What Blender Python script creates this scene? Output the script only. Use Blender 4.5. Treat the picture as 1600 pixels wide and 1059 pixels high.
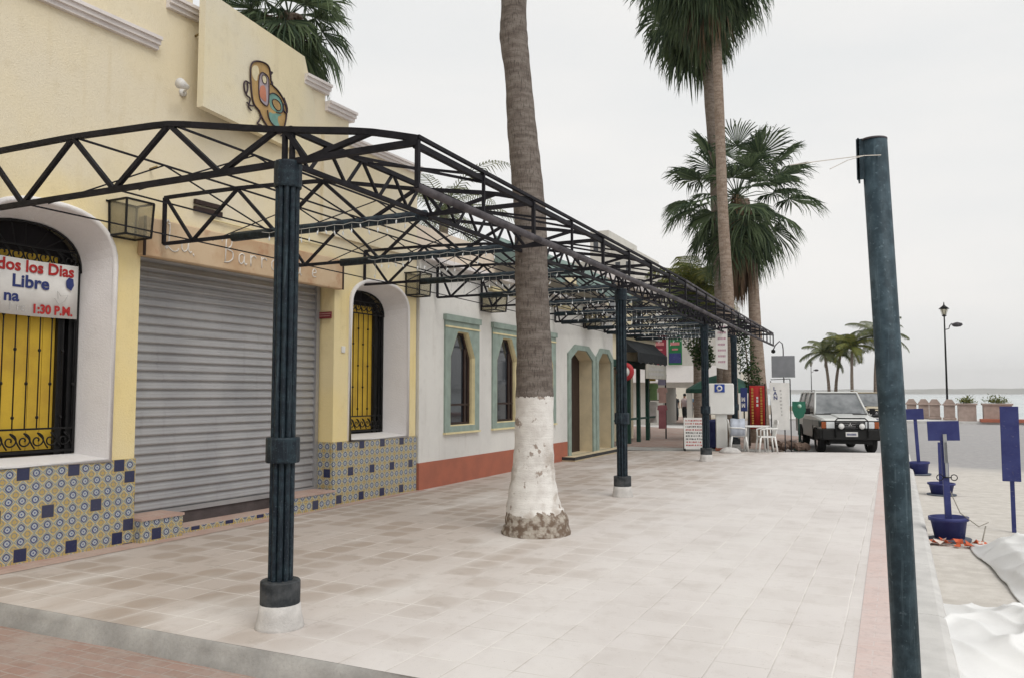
import bpy, math, random
from mathutils import Vector, Matrix, noise as mnoise
from mathutils.geometry import tessellate_polygon
R=math.radians
sc=bpy.context.scene
for o in list(bpy.data.objects): bpy.data.objects.remove(o)
COL=sc.collection
# ---------------------------------------------------------------- camera
cd=bpy.data.cameras.new('camera'); cam=bpy.data.objects.new('camera',cd); COL.objects.link(cam)
cam.location=(0,0,1.65); cam.rotation_euler=(R(90+3.846),0,R(25.466))
cd.sensor_width=36; cd.lens=1257*36/1600; cd.clip_start=.05; cd.clip_end=20000
sc.camera=cam
# ---------------------------------------------------------------- sky, sun, exposure
SUN_EL,SUN_AZ=R(52),R(120)      # azimuth clockwise from +Y
w=bpy.data.worlds.new('World'); sc.world=w; w.use_nodes=True
nt=w.node_tree; nt.nodes.clear()
sky=nt.nodes.new('ShaderNodeTexSky'); sky.sky_type='NISHITA'; sky.sun_disc=False
sky.sun_elevation=SUN_EL; sky.sun_rotation=SUN_AZ; sky.dust_density=4; sky.air_density=1.0
hs=nt.nodes.new('ShaderNodeHueSaturation'); hs.inputs['Saturation'].default_value=.10
tc=nt.nodes.new('ShaderNodeTexCoord'); mp=nt.nodes.new('ShaderNodeMapping'); mp.inputs['Scale'].default_value=(1,1,4)
nz=nt.nodes.new('ShaderNodeTexNoise'); nz.inputs['Scale'].default_value=1.6; nz.inputs['Detail'].default_value=5
cr=nt.nodes.new('ShaderNodeValToRGB'); cr.color_ramp.elements[0].position=.35; cr.color_ramp.elements[0].color=(7.6,7.75,7.8,1)
cr.color_ramp.elements[1].position=.7; cr.color_ramp.elements[1].color=(8.75,8.6,8.38,1)
mx=nt.nodes.new('ShaderNodeMix'); mx.data_type='RGBA'; mx.inputs[0].default_value=.88
bg=nt.nodes.new('ShaderNodeBackground'); bg.inputs['Strength'].default_value=.1
ou=nt.nodes.new('ShaderNodeOutputWorld'); L=nt.links.new
L(sky.outputs[0],hs.inputs['Color']); L(tc.outputs['Generated'],mp.inputs[0]); L(mp.outputs[0],nz.inputs['Vector'])
L(nz.outputs[0],cr.inputs[0]); L(hs.outputs[0],mx.inputs[6]); L(cr.outputs[0],mx.inputs[7]); L(mx.outputs[2],bg.inputs[0]); L(bg.outputs[0],ou.inputs[0])
sd=bpy.data.lights.new('sun','SUN'); sd.energy=1.35; sd.angle=R(35); sd.color=(1,.96,.9)
sun=bpy.data.objects.new('sun',sd); COL.objects.link(sun)
sv=Vector((math.sin(SUN_AZ)*math.cos(SUN_EL),math.cos(SUN_AZ)*math.cos(SUN_EL),math.sin(SUN_EL)))
sun.rotation_euler=sv.to_track_quat('Z','Y').to_euler()
sc.view_settings.view_transform='Standard'; sc.view_settings.look='None'; sc.view_settings.exposure=0.22; sc.view_settings.gamma=1

# ---------------------------------------------------------------- materials
def srgb(r,g,b):
    f=lambda c:(c/255/12.92 if c/255<=.04045 else ((c/255+.055)/1.055)**2.4)
    return (f(r),f(g),f(b),1)
class X:  # tiny expression wrapper over math nodes
    def __init__(s,t,o): s.t=t; s.o=o
    def _m(s,op,*a):
        n=s.t.nodes.new('ShaderNodeMath'); n.operation=op
        for i,v in enumerate((s,)+a):
            if isinstance(v,X): s.t.links.new(v.o,n.inputs[i])
            else: n.inputs[i].default_value=v
        return X(s.t,n.outputs[0])
    def __add__(s,b): return s._m('ADD',b)
    def __sub__(s,b): return s._m('SUBTRACT',b)
    def __mul__(s,b): return s._m('MULTIPLY',b)
    def __truediv__(s,b): return s._m('DIVIDE',b)
    def lt(s,b): return s._m('LESS_THAN',b)
    def gt(s,b): return s._m('GREATER_THAN',b)
    def ab(s): return s._m('ABSOLUTE')
    def fl(s): return s._m('FLOOR')
    def fr(s): return s._m('FRACT')
    def mod(s,b): return s._m('FLOORED_MODULO',b)
    def mx(s,b): return s._m('MAXIMUM',b)
    def mn(s,b): return s._m('MINIMUM',b)
    def pw(s,b): return s._m('POWER',b)
    def ss(s,a,b):
        n=s.t.nodes.new('ShaderNodeMapRange'); n.interpolation_type='SMOOTHSTEP'
        n.inputs[1].default_value=a; n.inputs[2].default_value=b; s.t.links.new(s.o,n.inputs[0]); return X(s.t,n.outputs[0])
def base(name,rough=.8,metal=0,spec=.3):
    m=bpy.data.materials.new(name); m.use_nodes=True; t=m.node_tree; b=t.nodes['Principled BSDF']
    b.inputs['Roughness'].default_value=rough; b.inputs['Metallic'].default_value=metal; b.inputs['Specular IOR Level'].default_value=spec
    return m,t,b
def coords(t,kind='Object'):
    tc=t.nodes.new('ShaderNodeTexCoord'); sp=t.nodes.new('ShaderNodeSeparateXYZ'); t.links.new(tc.outputs[kind],sp.inputs[0])
    return tc.outputs[kind],X(t,sp.outputs[0]),X(t,sp.outputs[1]),X(t,sp.outputs[2])
def noi(t,vec,scale,detail=4,sc3=None,rough=.55):
    n=t.nodes.new('ShaderNodeTexNoise'); n.inputs['Scale'].default_value=scale; n.inputs['Detail'].default_value=detail; n.inputs['Roughness'].default_value=rough
    if sc3:
        m=t.nodes.new('ShaderNodeMapping'); m.inputs['Scale'].default_value=sc3; t.links.new(vec,m.inputs[0]); vec=m.outputs[0]
    t.links.new(vec,n.inputs['Vector']); return X(t,n.outputs[0])
def mix(t,f,a,b,mode='MIX'):
    n=t.nodes.new('ShaderNodeMix'); n.data_type='RGBA'; n.blend_type=mode
    if isinstance(f,X): t.links.new(f.o,n.inputs[0])
    else: n.inputs[0].default_value=f
    for i,v in ((6,a),(7,b)):
        if isinstance(v,(tuple,list)): n.inputs[i].default_value=v
        else: t.links.new(v,n.inputs[i])
    return n.outputs[2]
def bump(t,b,h,dist=.01,strength=.5):
    n=t.nodes.new('ShaderNodeBump'); n.inputs['Distance'].default_value=dist; n.inputs['Strength'].default_value=strength
    t.links.new(h.o,n.inputs['Height']); t.links.new(n.outputs[0],b.inputs['Normal'])
MC={}
def mat(name,c,var=.25,scale=6,rough=.8,metal=0,bmp=.004,spec=.3,c2=None,trans=0,fine=60):
    if name in MC: return MC[name]
    m,t,b=base(name,rough,metal,spec); v,x,y,z=coords(t)
    n1=noi(t,v,scale,6); n2=noi(t,v,fine,3)
    f=n1.ss(.3,.7)
    if c2 is None: c2=(c[0]*(1-var),c[1]*(1-var),c[2]*(1-var),1)
    col=mix(t,f,c,c2); k=n2.ss(.35,.8)*(var*.5)
    col=mix(t,k,col,(c[0]*.4,c[1]*.4,c[2]*.4,1))
    t.links.new(col,b.inputs['Base Color'])
    if bmp: bump(t,b,n2*.6+n1*.4,bmp,.6)
    if trans: b.inputs['Transmission Weight'].default_value=trans
    MC[name]=m; return m
# stucco with weather streaks and dirt near the ground
def stucco(name,c,c2,rib=False,sc_=16,amt=.5,top=None):
    m,t,b=base(name,.92,0,.15); v,x,y,z=coords(t)
    big=noi(t,v,.7,5); mid=noi(t,v,5,6); fine=noi(t,v,sc_*3,4); streak=noi(t,v,2.2,5,(1,3.2,.25))
    col=mix(t,big.ss(.35,.68),c,c2)
    if top: col=mix(t,(z+(big-.5)*1.4+(mid-.5)*.5).ss(2.9,4.2),col,mix(t,big.ss(.3,.7),top[0],top[1]))
    col=mix(t,mid.ss(.52,.75)*(.35*amt),col,(c[0]*.55,c[1]*.52,c[2]*.5,1))
    col=mix(t,streak.ss(.55,.75)*(.4*amt),col,(c[0]*.62,c[1]*.58,c[2]*.55,1))
    col=mix(t,noi(t,v,38,3).ss(.56,.74)*(.35*amt),col,(c[0]*.55,c[1]*.52,c[2]*.5,1))
    col=mix(t,(noi(t,v,1.1,8,None,.62)-.5).ab().ss(.004,.001)*(.12*amt),col,(c[0]*.6,c[1]*.57,c[2]*.55,1))
    t.links.new(col,b.inputs['Base Color'])
    cr_=(noi(t,v,1.3,8,None,.7)-.5).ab().lt(.0035); gr_=noi(t,v,90,2)
    h=fine*.7+mid*.3+gr_*.4
    if rib: h=h+noi(t,v,14,3,(1,1,.12))*.9
    bump(t,b,h,.012,.55)
    MC[name]=m; return m
YEL=stucco('yellow_stucco',(.79,.65,.33,1),(.75,.64,.38,1),amt=.45,top=((.73,.645,.46,1),(.70,.635,.50,1)))
CREAM=stucco('cream_stucco',(.74,.66,.46,1),(.70,.65,.52,1),sc_=22)
WHITE=stucco('white_stucco',(.70,.69,.66,1),(.61,.60,.58,1),rib=True)
PLAST=stucco('white_plaster',(.78,.76,.75,1),(.70,.68,.68,1),amt=.35)
PINKC=stucco('pink_cream_stucco',(.70,.60,.50,1),(.64,.56,.47,1),rib=True)
def talavera():
    m,t,b=base('painted_tiles',.3,0,.5); v,x,y,z=coords(t)
    T=.1305
    u=(y*-1+x*-1+1.40)/T+48; w_=(z*-1+.93)/T+6
    col_,row=u.fl(),w_.fl()
    fx=(u.fr()-.5)._m('MULTIPLY',1.0); fy=w_.fr()-.5
    r=(fx*fx+fy*fy).pw(.5); l1=fx.ab()+fy.ab(); li=fx.ab().mx(fy.ab())
    wn=t.nodes.new('ShaderNodeTexWhiteNoise'); wn.noise_dimensions='2D'; cb=t.nodes.new('ShaderNodeCombineXYZ'); t.links.new(col_.o,cb.inputs[0]); t.links.new(row.o,cb.inputs[1]); t.links.new(cb.outputs[0],wn.inputs['Vector'])
    rnd=X(t,wn.outputs['Value'])
    n=noi(t,v,45,3); big=noi(t,v,3,4)
    wob=(noi(t,v,60,2)-.5)*.09; r=r+wob; l1=l1+wob
    c=mix(t,big.ss(.3,.7),(.56,.51,.34,1),(.46,.43,.30,1))
    c=mix(t,l1.gt(.60),c,(.50,.35,.09,1))
    c=mix(t,(l1-.46).ab().lt(.05),c,(.16,.22,.27,1))
    c=mix(t,(l1-.36).ab().lt(.02),c,(.50,.42,.16,1))
    c=mix(t,((r*.6+l1*.33)-.235).ab().lt(.055),c,(.03,.05,.17,1))
    ca=(fx.ab()*-1+.5); cb_=(fy.ab()*-1+.5); rc=(ca*ca+cb_*cb_).pw(.5)+wob*.6
    c=mix(t,(rc-.20).ab().lt(.035),c,(.14,.19,.26,1))
    c=mix(t,(rc-.09).ab().lt(.03),c,(.50,.33,.07,1))
    c=mix(t,r.lt(.17),c,(.42,.47,.50,1))
    c=mix(t,r.lt(.065),c,(.05,.08,.22,1))
    # solid navy tiles
    # (rows counted from the top, columns from the pier corner)
    r3=(row.mod(3)).lt(.5); cc=((col_+(row/3)*2).mod(4)-1).ab().lt(.2)
    ex=(col_-48).ab().lt(.3)*((row.mod(6)-1).ab().lt(.3)._m('MAXIMUM',(row.mod(6)-5).ab().lt(.3)))
    navy=(r3*cc)._m('MAXIMUM',ex)
    c=mix(t,navy,c,mix(t,n,(.006,.010,.05,1),(.014,.022,.09,1)))
    g=li.gt(.478)
    c=mix(t,g,c,(.42,.33,.14,1))
    c=mix(t,rnd*.12,c,(.25,.24,.2,1))
    c=mix(t,(n.ss(.6,.75))*.25,c,(.3,.28,.22,1))
    t.links.new(c,b.inputs['Base Color'])
    bump(t,b,(g*-1)+rnd*.3+n*.1,.004,.7)
    return m
TILE=talavera()
def slabs():
    m,t,b=base('stamped_concrete_slabs',.85,0,.25); v,x,y,z=coords(t)
    T=.345
    wob=(noi(t,v,1.3,2)-.5)*.02
    u=(x+wob+.38)/T; w_=(y+wob-4.1)/T
    lu=u.fr(); lw=w_.fr(); e=(lu-.5).ab().mx((lw-.5).ab())
    def wnode(a,c_):
        wn=t.nodes.new('ShaderNodeTexWhiteNoise'); wn.noise_dimensions='3D'; cb=t.nodes.new('ShaderNodeCombineXYZ'); t.links.new(a.o,cb.inputs[0]); t.links.new(c_.o,cb.inputs[1]); t.links.new(cb.outputs[0],wn.inputs['Vector']); return X(t,wn.outputs['Value'])
    rn=wnode(u.fl(),w_.fl())
    big=noi(t,v,.35,4); mid=noi(t,v,2.5,6); fi=noi(t,v,30,4); vf=noi(t,v,180,2)
    near=(x*-1-2.4+ (big-.5)*4)._m('MULTIPLY',.35)  # browner towards the shop fronts, where the floor is dirty
    near=near.mx(0.0).mn(1.0)
    c=mix(t,big.ss(.3,.7),(.62,.587,.57,1),(.68,.65,.632,1))
    c=mix(t,near*.8,c,(.41,.345,.30,1))
    ring=(((lu-.5)*(lu-.5)+(lw-.5)*(lw-.5)).pw(.5)+(mid-.5)*.5)
    st=(rn.gt(.50))*(ring.ss(.56,.30)*.75+.25)*(near*.85+.05)
    c=mix(t,st*.74,c,(.33,.265,.215,1))
    c=mix(t,(noi(t,v,4.2,6,None,.7).ss(.52,.62))*(near*.45+.12),c,(.36,.31,.27,1))
    c=mix(t,(rn-.5)._m('MULTIPLY',.16).mx(0.0),c,(.34,.31,.28,1))
    pat=mid.ss(.5,.72)*.3; c=mix(t,pat,c,(.47,.43,.40,1))
    spots=fi.ss(.62,.74)*.35; c=mix(t,spots,c,(.38,.35,.32,1))
    dust=noi(t,v,1.1,5,(1,.35,1)).ss(.48,.68)*.45; c=mix(t,dust,c,(.70,.68,.66,1))
    j=(e+(fi-.5)*.012).ss(.478,.492)
    jl=j*(noi(t,v,.9,2).ss(.3,.62)*.75+.12)
    c=mix(t,jl,c,(.74,.71,.68,1))
    dj=(e+(mid-.5)*.02).ss(.484,.496)*(noi(t,v,1.6,3).ss(.42,.58))*.6; c=mix(t,dj,c,(.36,.32,.29,1))
    c=mix(t,noi(t,v,55,2).ss(.70,.74)*.5,c,(.2,.18,.16,1))
    t.links.new(c,b.inputs['Base Color'])
    rr=mid*.25+.68; t.links.new(rr.o,b.inputs['Roughness'])
    bump(t,b,j*-.5+fi*.25+vf*.12+rn*.1,.006,.5)
    return m
SLAB=slabs()
def bricks(name,c1,c2,mortar,bw,bh,swap=False):
    m,t,b=base(name,.9,0,.15); v,x,y,z=coords(t)
    n=t.nodes.new('ShaderNodeTexBrick'); mp=t.nodes.new('ShaderNodeMapping')
    if swap: mp.inputs['Rotation'].default_value=(0,0,R(90))
    t.links.new(v,mp.inputs[0]); t.links.new(mp.outputs[0],n.inputs['Vector'])
    n.inputs['Scale'].default_value=1; n.inputs['Brick Width'].default_value=bw; n.inputs['Row Height'].default_value=bh
    n.inputs['Mortar Size'].default_value=.006; n.inputs['Color1'].default_value=c1; n.inputs['Color2'].default_value=c2; n.inputs['Mortar'].default_value=mortar
    n1=noi(t,v,2,6); n2=noi(t,v,30,4)
    c=mix(t,n1.ss(.35,.65)*.75,n.outputs[0],mortar); c=mix(t,noi(t,v,7,6,None,.7).ss(.5,.65)*.5,c,(c2[0]*.8,c2[1]*.82,c2[2]*.84,1)); c=mix(t,n2.ss(.5,.8)*.3,c,(c1[0]*.5,c1[1]*.5,c1[2]*.5,1))
    t.links.new(c,b.inputs['Base Color']); bump(t,b,X(t,n.outputs[1])*-1+n2*.4,.005,.5)
    return m
PINK=bricks('pink_brick_strip',(.58,.46,.43,1),(.62,.50,.47,1),(.60,.52,.50,1),.36,.105,False)
REDB=bricks('red_brick_paving',(.30,.20,.165,1),(.36,.25,.215,1),(.36,.31,.28,1),.2,.1)
WALLSTRIP=bricks('red_wall_foot_strip',(.40,.26,.215,1),(.46,.33,.28,1),(.46,.37,.32,1),.3,.2,True)
def road_mat():
    m,t,b=base('dusty_asphalt',.95,0,.15); v,x,y,z=coords(t)
    n1=noi(t,v,.5,6); n2=noi(t,v,6,6); n3=noi(t,v,60,3); tr=noi(t,v,1.2,4,(.4,4,1))
    far=y.ss(17,27)
    sand=mix(t,n2.ss(.3,.7),(.60,.57,.53,1),(.51,.48,.44,1)); asp=mix(t,n2.ss(.3,.7),(.31,.305,.31,1),(.38,.37,.37,1))
    c=mix(t,(far+(n1-.5)*.7).ss(.25,.75),sand,asp)
    c=mix(t,tr.ss(.5,.7)*.35,c,(.40,.37,.34,1)); c=mix(t,n3.ss(.55,.8)*.4,c,(.2,.18,.16,1))
    t.links.new(c,b.inputs['Base Color']); bump(t,b,n2*.5+n3*.5,.015,.6); return m
ROAD=road_mat()
SAND=mat('sandy_ground',(.36,.31,.25,1),.3,.4,.95,bmp=.02)
def sea_mat():
    m,t,b=base('sea_water',.22,0,.5); v,x,y,z=coords(t)
    n=noi(t,v,.9,5,(1,.35,1)); n2=noi(t,v,.03,4,(.3,1,1))
    c=mix(t,n2.ss(.35,.65),(.34,.40,.42,1),(.44,.49,.50,1)); t.links.new(c,b.inputs['Base Color']); bump(t,b,n,.25,.5); return m
SEA=sea_mat()
HILL=mat('hill_scrub',(.30,.30,.27,1),.4,.004,.95,bmp=0)
CONC=mat('grey_concrete',(.43,.42,.40,1),.38,2.2,.92,bmp=.012,fine=40)
KERB=mat('pale_kerb_concrete',(.60,.59,.575,1),.18,3,.9,bmp=.006)
FOOT=mat('white_cement',(.60,.58,.56,1),.25,7,.9,bmp=.012)
def patina(name,c,c2,c3,sc_=14):
    m,t,b=base(name,.55,.1,.3); v,x,y,z=coords(t)
    n=noi(t,v,sc_,6,None,.65); n2=noi(t,v,sc_*6,3); dr=noi(t,v,5,4,(6,6,.5))
    col=mix(t,n.ss(.42,.62),c,c2); col=mix(t,n2.ss(.6,.72)*.6,col,c3); col=mix(t,dr.ss(.6,.8)*.25,col,c3); col=mix(t,noi(t,v,34,4,(1.6,1.6,.10)).ss(.56,.72)*.38,col,c3)
    t.links.new(col,b.inputs['Base Color']); bump(t,b,n2+n,.003,.5); return m
POST=patina('dark_teal_patina',(.006,.012,.020,1),(.016,.031,.042,1),(.09,.13,.15,1))
POLE=patina('teal_pole_paint',(.019,.037,.050,1),(.044,.074,.094,1),(.11,.16,.19,1),10)
IRON=mat('dark_iron',(.009,.009,.012,1),.3,8,.7,.1,bmp=.001,spec=.18,c2=(.020,.019,.024,1))
DUSTY=mat('dusty_iron_tube',(.045,.042,.048,1),.4,5,.7,.1,bmp=.001,spec=.2,c2=(.12,.11,.12,1))
BLACK=mat('black_wrought_iron',(.010,.010,.011,1),.2,8,.5,.2,bmp=.001)
def shutter_mat():
    m,t,b=base('galvanised_slats',.42,.55,.5); v,x,y,z=coords(t)
    n=noi(t,v,1.2,5); st=noi(t,v,3,5,(1,.35,9)); n3=noi(t,v,50,3); dr=noi(t,v,4,4,(1,4,.3))
    c=mix(t,n.ss(.3,.7),(.33,.33,.34,1),(.42,.415,.42,1)); c=mix(t,st.ss(.5,.75)*.3,c,(.25,.245,.25,1)); c=mix(t,dr.ss(.58,.75)*.25,c,(.22,.21,.21,1)); c=mix(t,n3.ss(.66,.74)*.3,c,(.15,.13,.12,1))
    t.links.new(c,b.inputs['Base Color']); r_=st*.3+.33; t.links.new(r_.o,b.inputs['Roughness']); bump(t,b,n3,.001,.4); return m
SHUT=shutter_mat()
def leather():
    m,t,b=base('stained_tan_board',.75,0,.25); v,x,y,z=coords(t)
    n=noi(t,v,1.6,7); n2=noi(t,v,9,5); n3=noi(t,v,5,5)
    c=mix(t,n.ss(.35,.62),(.46,.31,.19,1),(.56,.43,.29,1)); c=mix(t,n3.ss(.58,.7)*.4,c,(.38,.17,.09,1)); c=mix(t,n2.ss(.55,.75)*.4,c,(.62,.5,.36,1))
    t.links.new(c,b.inputs['Base Color']); bump(t,b,n2,.003,.4); return m
TAN=leather()
YBOARD=mat('yellow_painted_board',(.66,.44,.045,1),.22,3,.55,bmp=.001,c2=(.52,.33,.04,1))
TEAL=mat('sage_green_paint',(.29,.36,.32,1),.2,5,.8,bmp=.003)
LYEL=mat('pale_yellow_paint',(.72,.63,.38,1),.15,5,.8,bmp=.003)
BEIGE=mat('beige_reveal_paint',(.66,.56,.38,1),.15,3,.85,bmp=.004)
TERRA=mat('terracotta_paint',(.40,.135,.085,1),.3,3,.85,bmp=.006,c2=(.33,.12,.08,1))
GLASS,t_,b_=base('dark_window_glass',.05,0,.8); b_.inputs['Base Color'].default_value=(.02,.024,.03,1)
FROST=mat('frosted_lamp_glass',(.42,.38,.28,1),.3,6,.25,bmp=.001,spec=.5)
t_=FROST.node_tree; tb=t_.nodes.new('ShaderNodeBsdfTransparent'); tb.inputs[0].default_value=(.85,.83,.75,1); tm=t_.nodes.new('ShaderNodeMixShader'); tm.inputs[0].default_value=.6; t_.links.new(t_.nodes['Principled BSDF'].outputs[0],tm.inputs[1]); t_.links.new(tb.outputs[0],tm.inputs[2]); t_.links.new(tm.outputs[0],t_.nodes['Material Output'].inputs[0])
DARKW=mat('dark_brown_wood',(.035,.018,.014,1),.3,9,.55,bmp=.002)
MOLD=mat('lilac_white_moulding',(.74,.70,.69,1),.15,3,.85,bmp=.004,c2=(.66,.62,.61,1))
SIGNW=mat('white_sign_paint',(.74,.73,.71,1),.12,4,.6,bmp=.001)
RED=mat('red_lettering',(.42,.025,.025,1),.15,20,.6,bmp=0)
NAVY=mat('navy_lettering',(.03,.045,.17,1),.15,20,.6,bmp=0)
GREYL=mat('faded_grey_lettering',(.48,.47,.46,1),.15,20,.7,bmp=0)
CHALK=mat('chalk_white_paint',(.76,.72,.66,1),.25,20,.8,bmp=.002)
def scuffed():
    m,t,b=base('scuffed_blue_paint',.55,0,.3); v,x,y,z=coords(t)
    n=noi(t,v,5,5); s1=noi(t,v,18,6,(1,1,3),.7); s2=noi(t,v,40,4)
    c=mix(t,n.ss(.3,.7),(.024,.03,.13,1),(.04,.05,.17,1)); c=mix(t,s1.ss(.62,.68)*.6,c,(.22,.22,.28,1)); c=mix(t,s2.ss(.64,.72)*.4,c,(.1,.09,.1,1))
    t.links.new(c,b.inputs['Base Color']); bump(t,b,s1,.002,.4); return m
BLUEP=scuffed(); BLUE0=mat('blue_barrier_paint',(.022,.03,.15,1),.3,7,.5,bmp=.002,c2=(.035,.05,.20,1))
RUBB=mat('black_rubber',(.018,.018,.018,1),.2,8,.8,bmp=.002)
CARW=mat('white_car_paint',(.62,.63,.615,1),.05,3,.28,bmp=0,spec=.6)
CARG=mat('dark_green_car_paint',(.035,.05,.045,1),.2,3,.3,bmp=0,spec=.6)
CHROME=mat('chrome',(.6,.6,.62,1),.1,5,.18,.9,bmp=0)
LENS=mat('headlamp_glass',(.75,.78,.8,1),.1,30,.12,bmp=0,spec=.8)
AMBER=mat('amber_lens',(.34,.09,.03,1),.1,30,.2,bmp=0)
PLASTW=mat('white_plastic',(.78,.78,.76,1),.06,4,.35,bmp=0,spec=.5)
def trunkmat(name,white=False,c=(.20,.155,.125,1),c2=(.30,.25,.215,1)):
    m,t,b=base(name,.95,0,.1); v,x,y,z=coords(t)
    n=noi(t,v,5,6,(1,1,3)); n2=noi(t,v,40,4,(1,1,3)); rings=noi(t,v,9,4,(.25,.25,4)); crk=noi(t,v,26,5,(3,3,.5))
    col=mix(t,n.ss(.35,.65),c,c2); col=mix(t,rings.ss(.5,.70)*.38,col,(c[0]*.55,c[1]*.55,c[2]*.55,1)); col=mix(t,crk.ss(.52,.66)*.65,col,(c[0]*.4,c[1]*.4,c[2]*.4,1))
    if white:
        zz=z+(noi(t,v,6,6)-.5)*.10+(noi(t,v,30,3)-.5)*.05
        low=noi(t,v,6,5); ed=zz.lt(1.66)
        wcol=mix(t,low.ss(.35,.7),(.74,.72,.69,1),(.60,.57,.54,1))
        chip=noi(t,v,7,6,None,.6).ss(.60,.64); wcol=mix(t,chip*.85,wcol,(.27,.21,.17,1))
        ms=noi(t,v,2.6,6).ss(.50,.62)*(z.ss(1.25,.9))*.6; wcol=mix(t,ms,wcol,(.36,.30,.25,1))
        col=mix(t,ed,col,wcol)
        zr=z+(noi(t,v,5,5)-.5)*.3
        rt=mix(t,noi(t,v,14,6).ss(.4,.62),(.17,.125,.095,1),(.42,.38,.33,1))
        col=mix(t,zr.lt(.30),col,rt)
    t.links.new(col,b.inputs['Base Color']); bump(t,b,rings*.6+n2*.5+crk*.3,.02,.7); return m
TRW=trunkmat('palm_bark_with_whitewash',True,(.14,.117,.103,1),(.215,.188,.168,1))
TRK=trunkmat('palm_bark',c=(.24,.18,.14,1),c2=(.33,.27,.225,1))
TRK2=trunkmat('grey_palm_bark',c=(.17,.135,.11,1),c2=(.25,.21,.18,1))
def leafmat(name,c,c2,c3):
    m,t,b=base(name,.6,0,.25); v,x,y,z=coords(t)
    n=noi(t,v,1.6,4); n2=noi(t,v,14,3)
    oi=t.nodes.new('ShaderNodeNewGeometry'); r=X(t,oi.outputs['Random Per Island'])
    col=mix(t,(r*.7+n*.4).ss(.25,.85),c,c2); col=mix(t,n2.ss(.6,.8)*.4,col,c3)
    t.links.new(col,b.inputs['Base Color'])
    b.inputs['Subsurface Weight'].default_value=0
    tr=t.nodes.new('ShaderNodeBsdfTranslucent'); mxs=t.nodes.new('ShaderNodeMixShader'); mxs.inputs[0].default_value=.32
    t.links.new(col,tr.inputs[0]); t.links.new(b.outputs[0],mxs.inputs[1]); t.links.new(tr.outputs[0],mxs.inputs[2]); t.links.new(mxs.outputs[0],t.nodes['Material Output'].inputs[0])
    return m
LEAF=leafmat('fan_palm_leaf',(.040,.066,.038,1),(.12,.165,.085,1),(.26,.25,.16,1))
LEAFY=leafmat('yellowing_leaf',(.09,.12,.04,1),(.20,.20,.05,1),(.28,.24,.08,1))
LEAFC=leafmat('coconut_leaf',(.07,.095,.045,1),(.17,.18,.08,1),(.19,.18,.07,1))
LEAFB=leafmat('bush_leaf',(.02,.045,.018,1),(.07,.11,.035,1),(.12,.15,.06,1))
DEAD=leafmat('dead_leaf',(.11,.065,.04,1),(.22,.15,.09,1),(.28,.20,.13,1))

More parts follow.
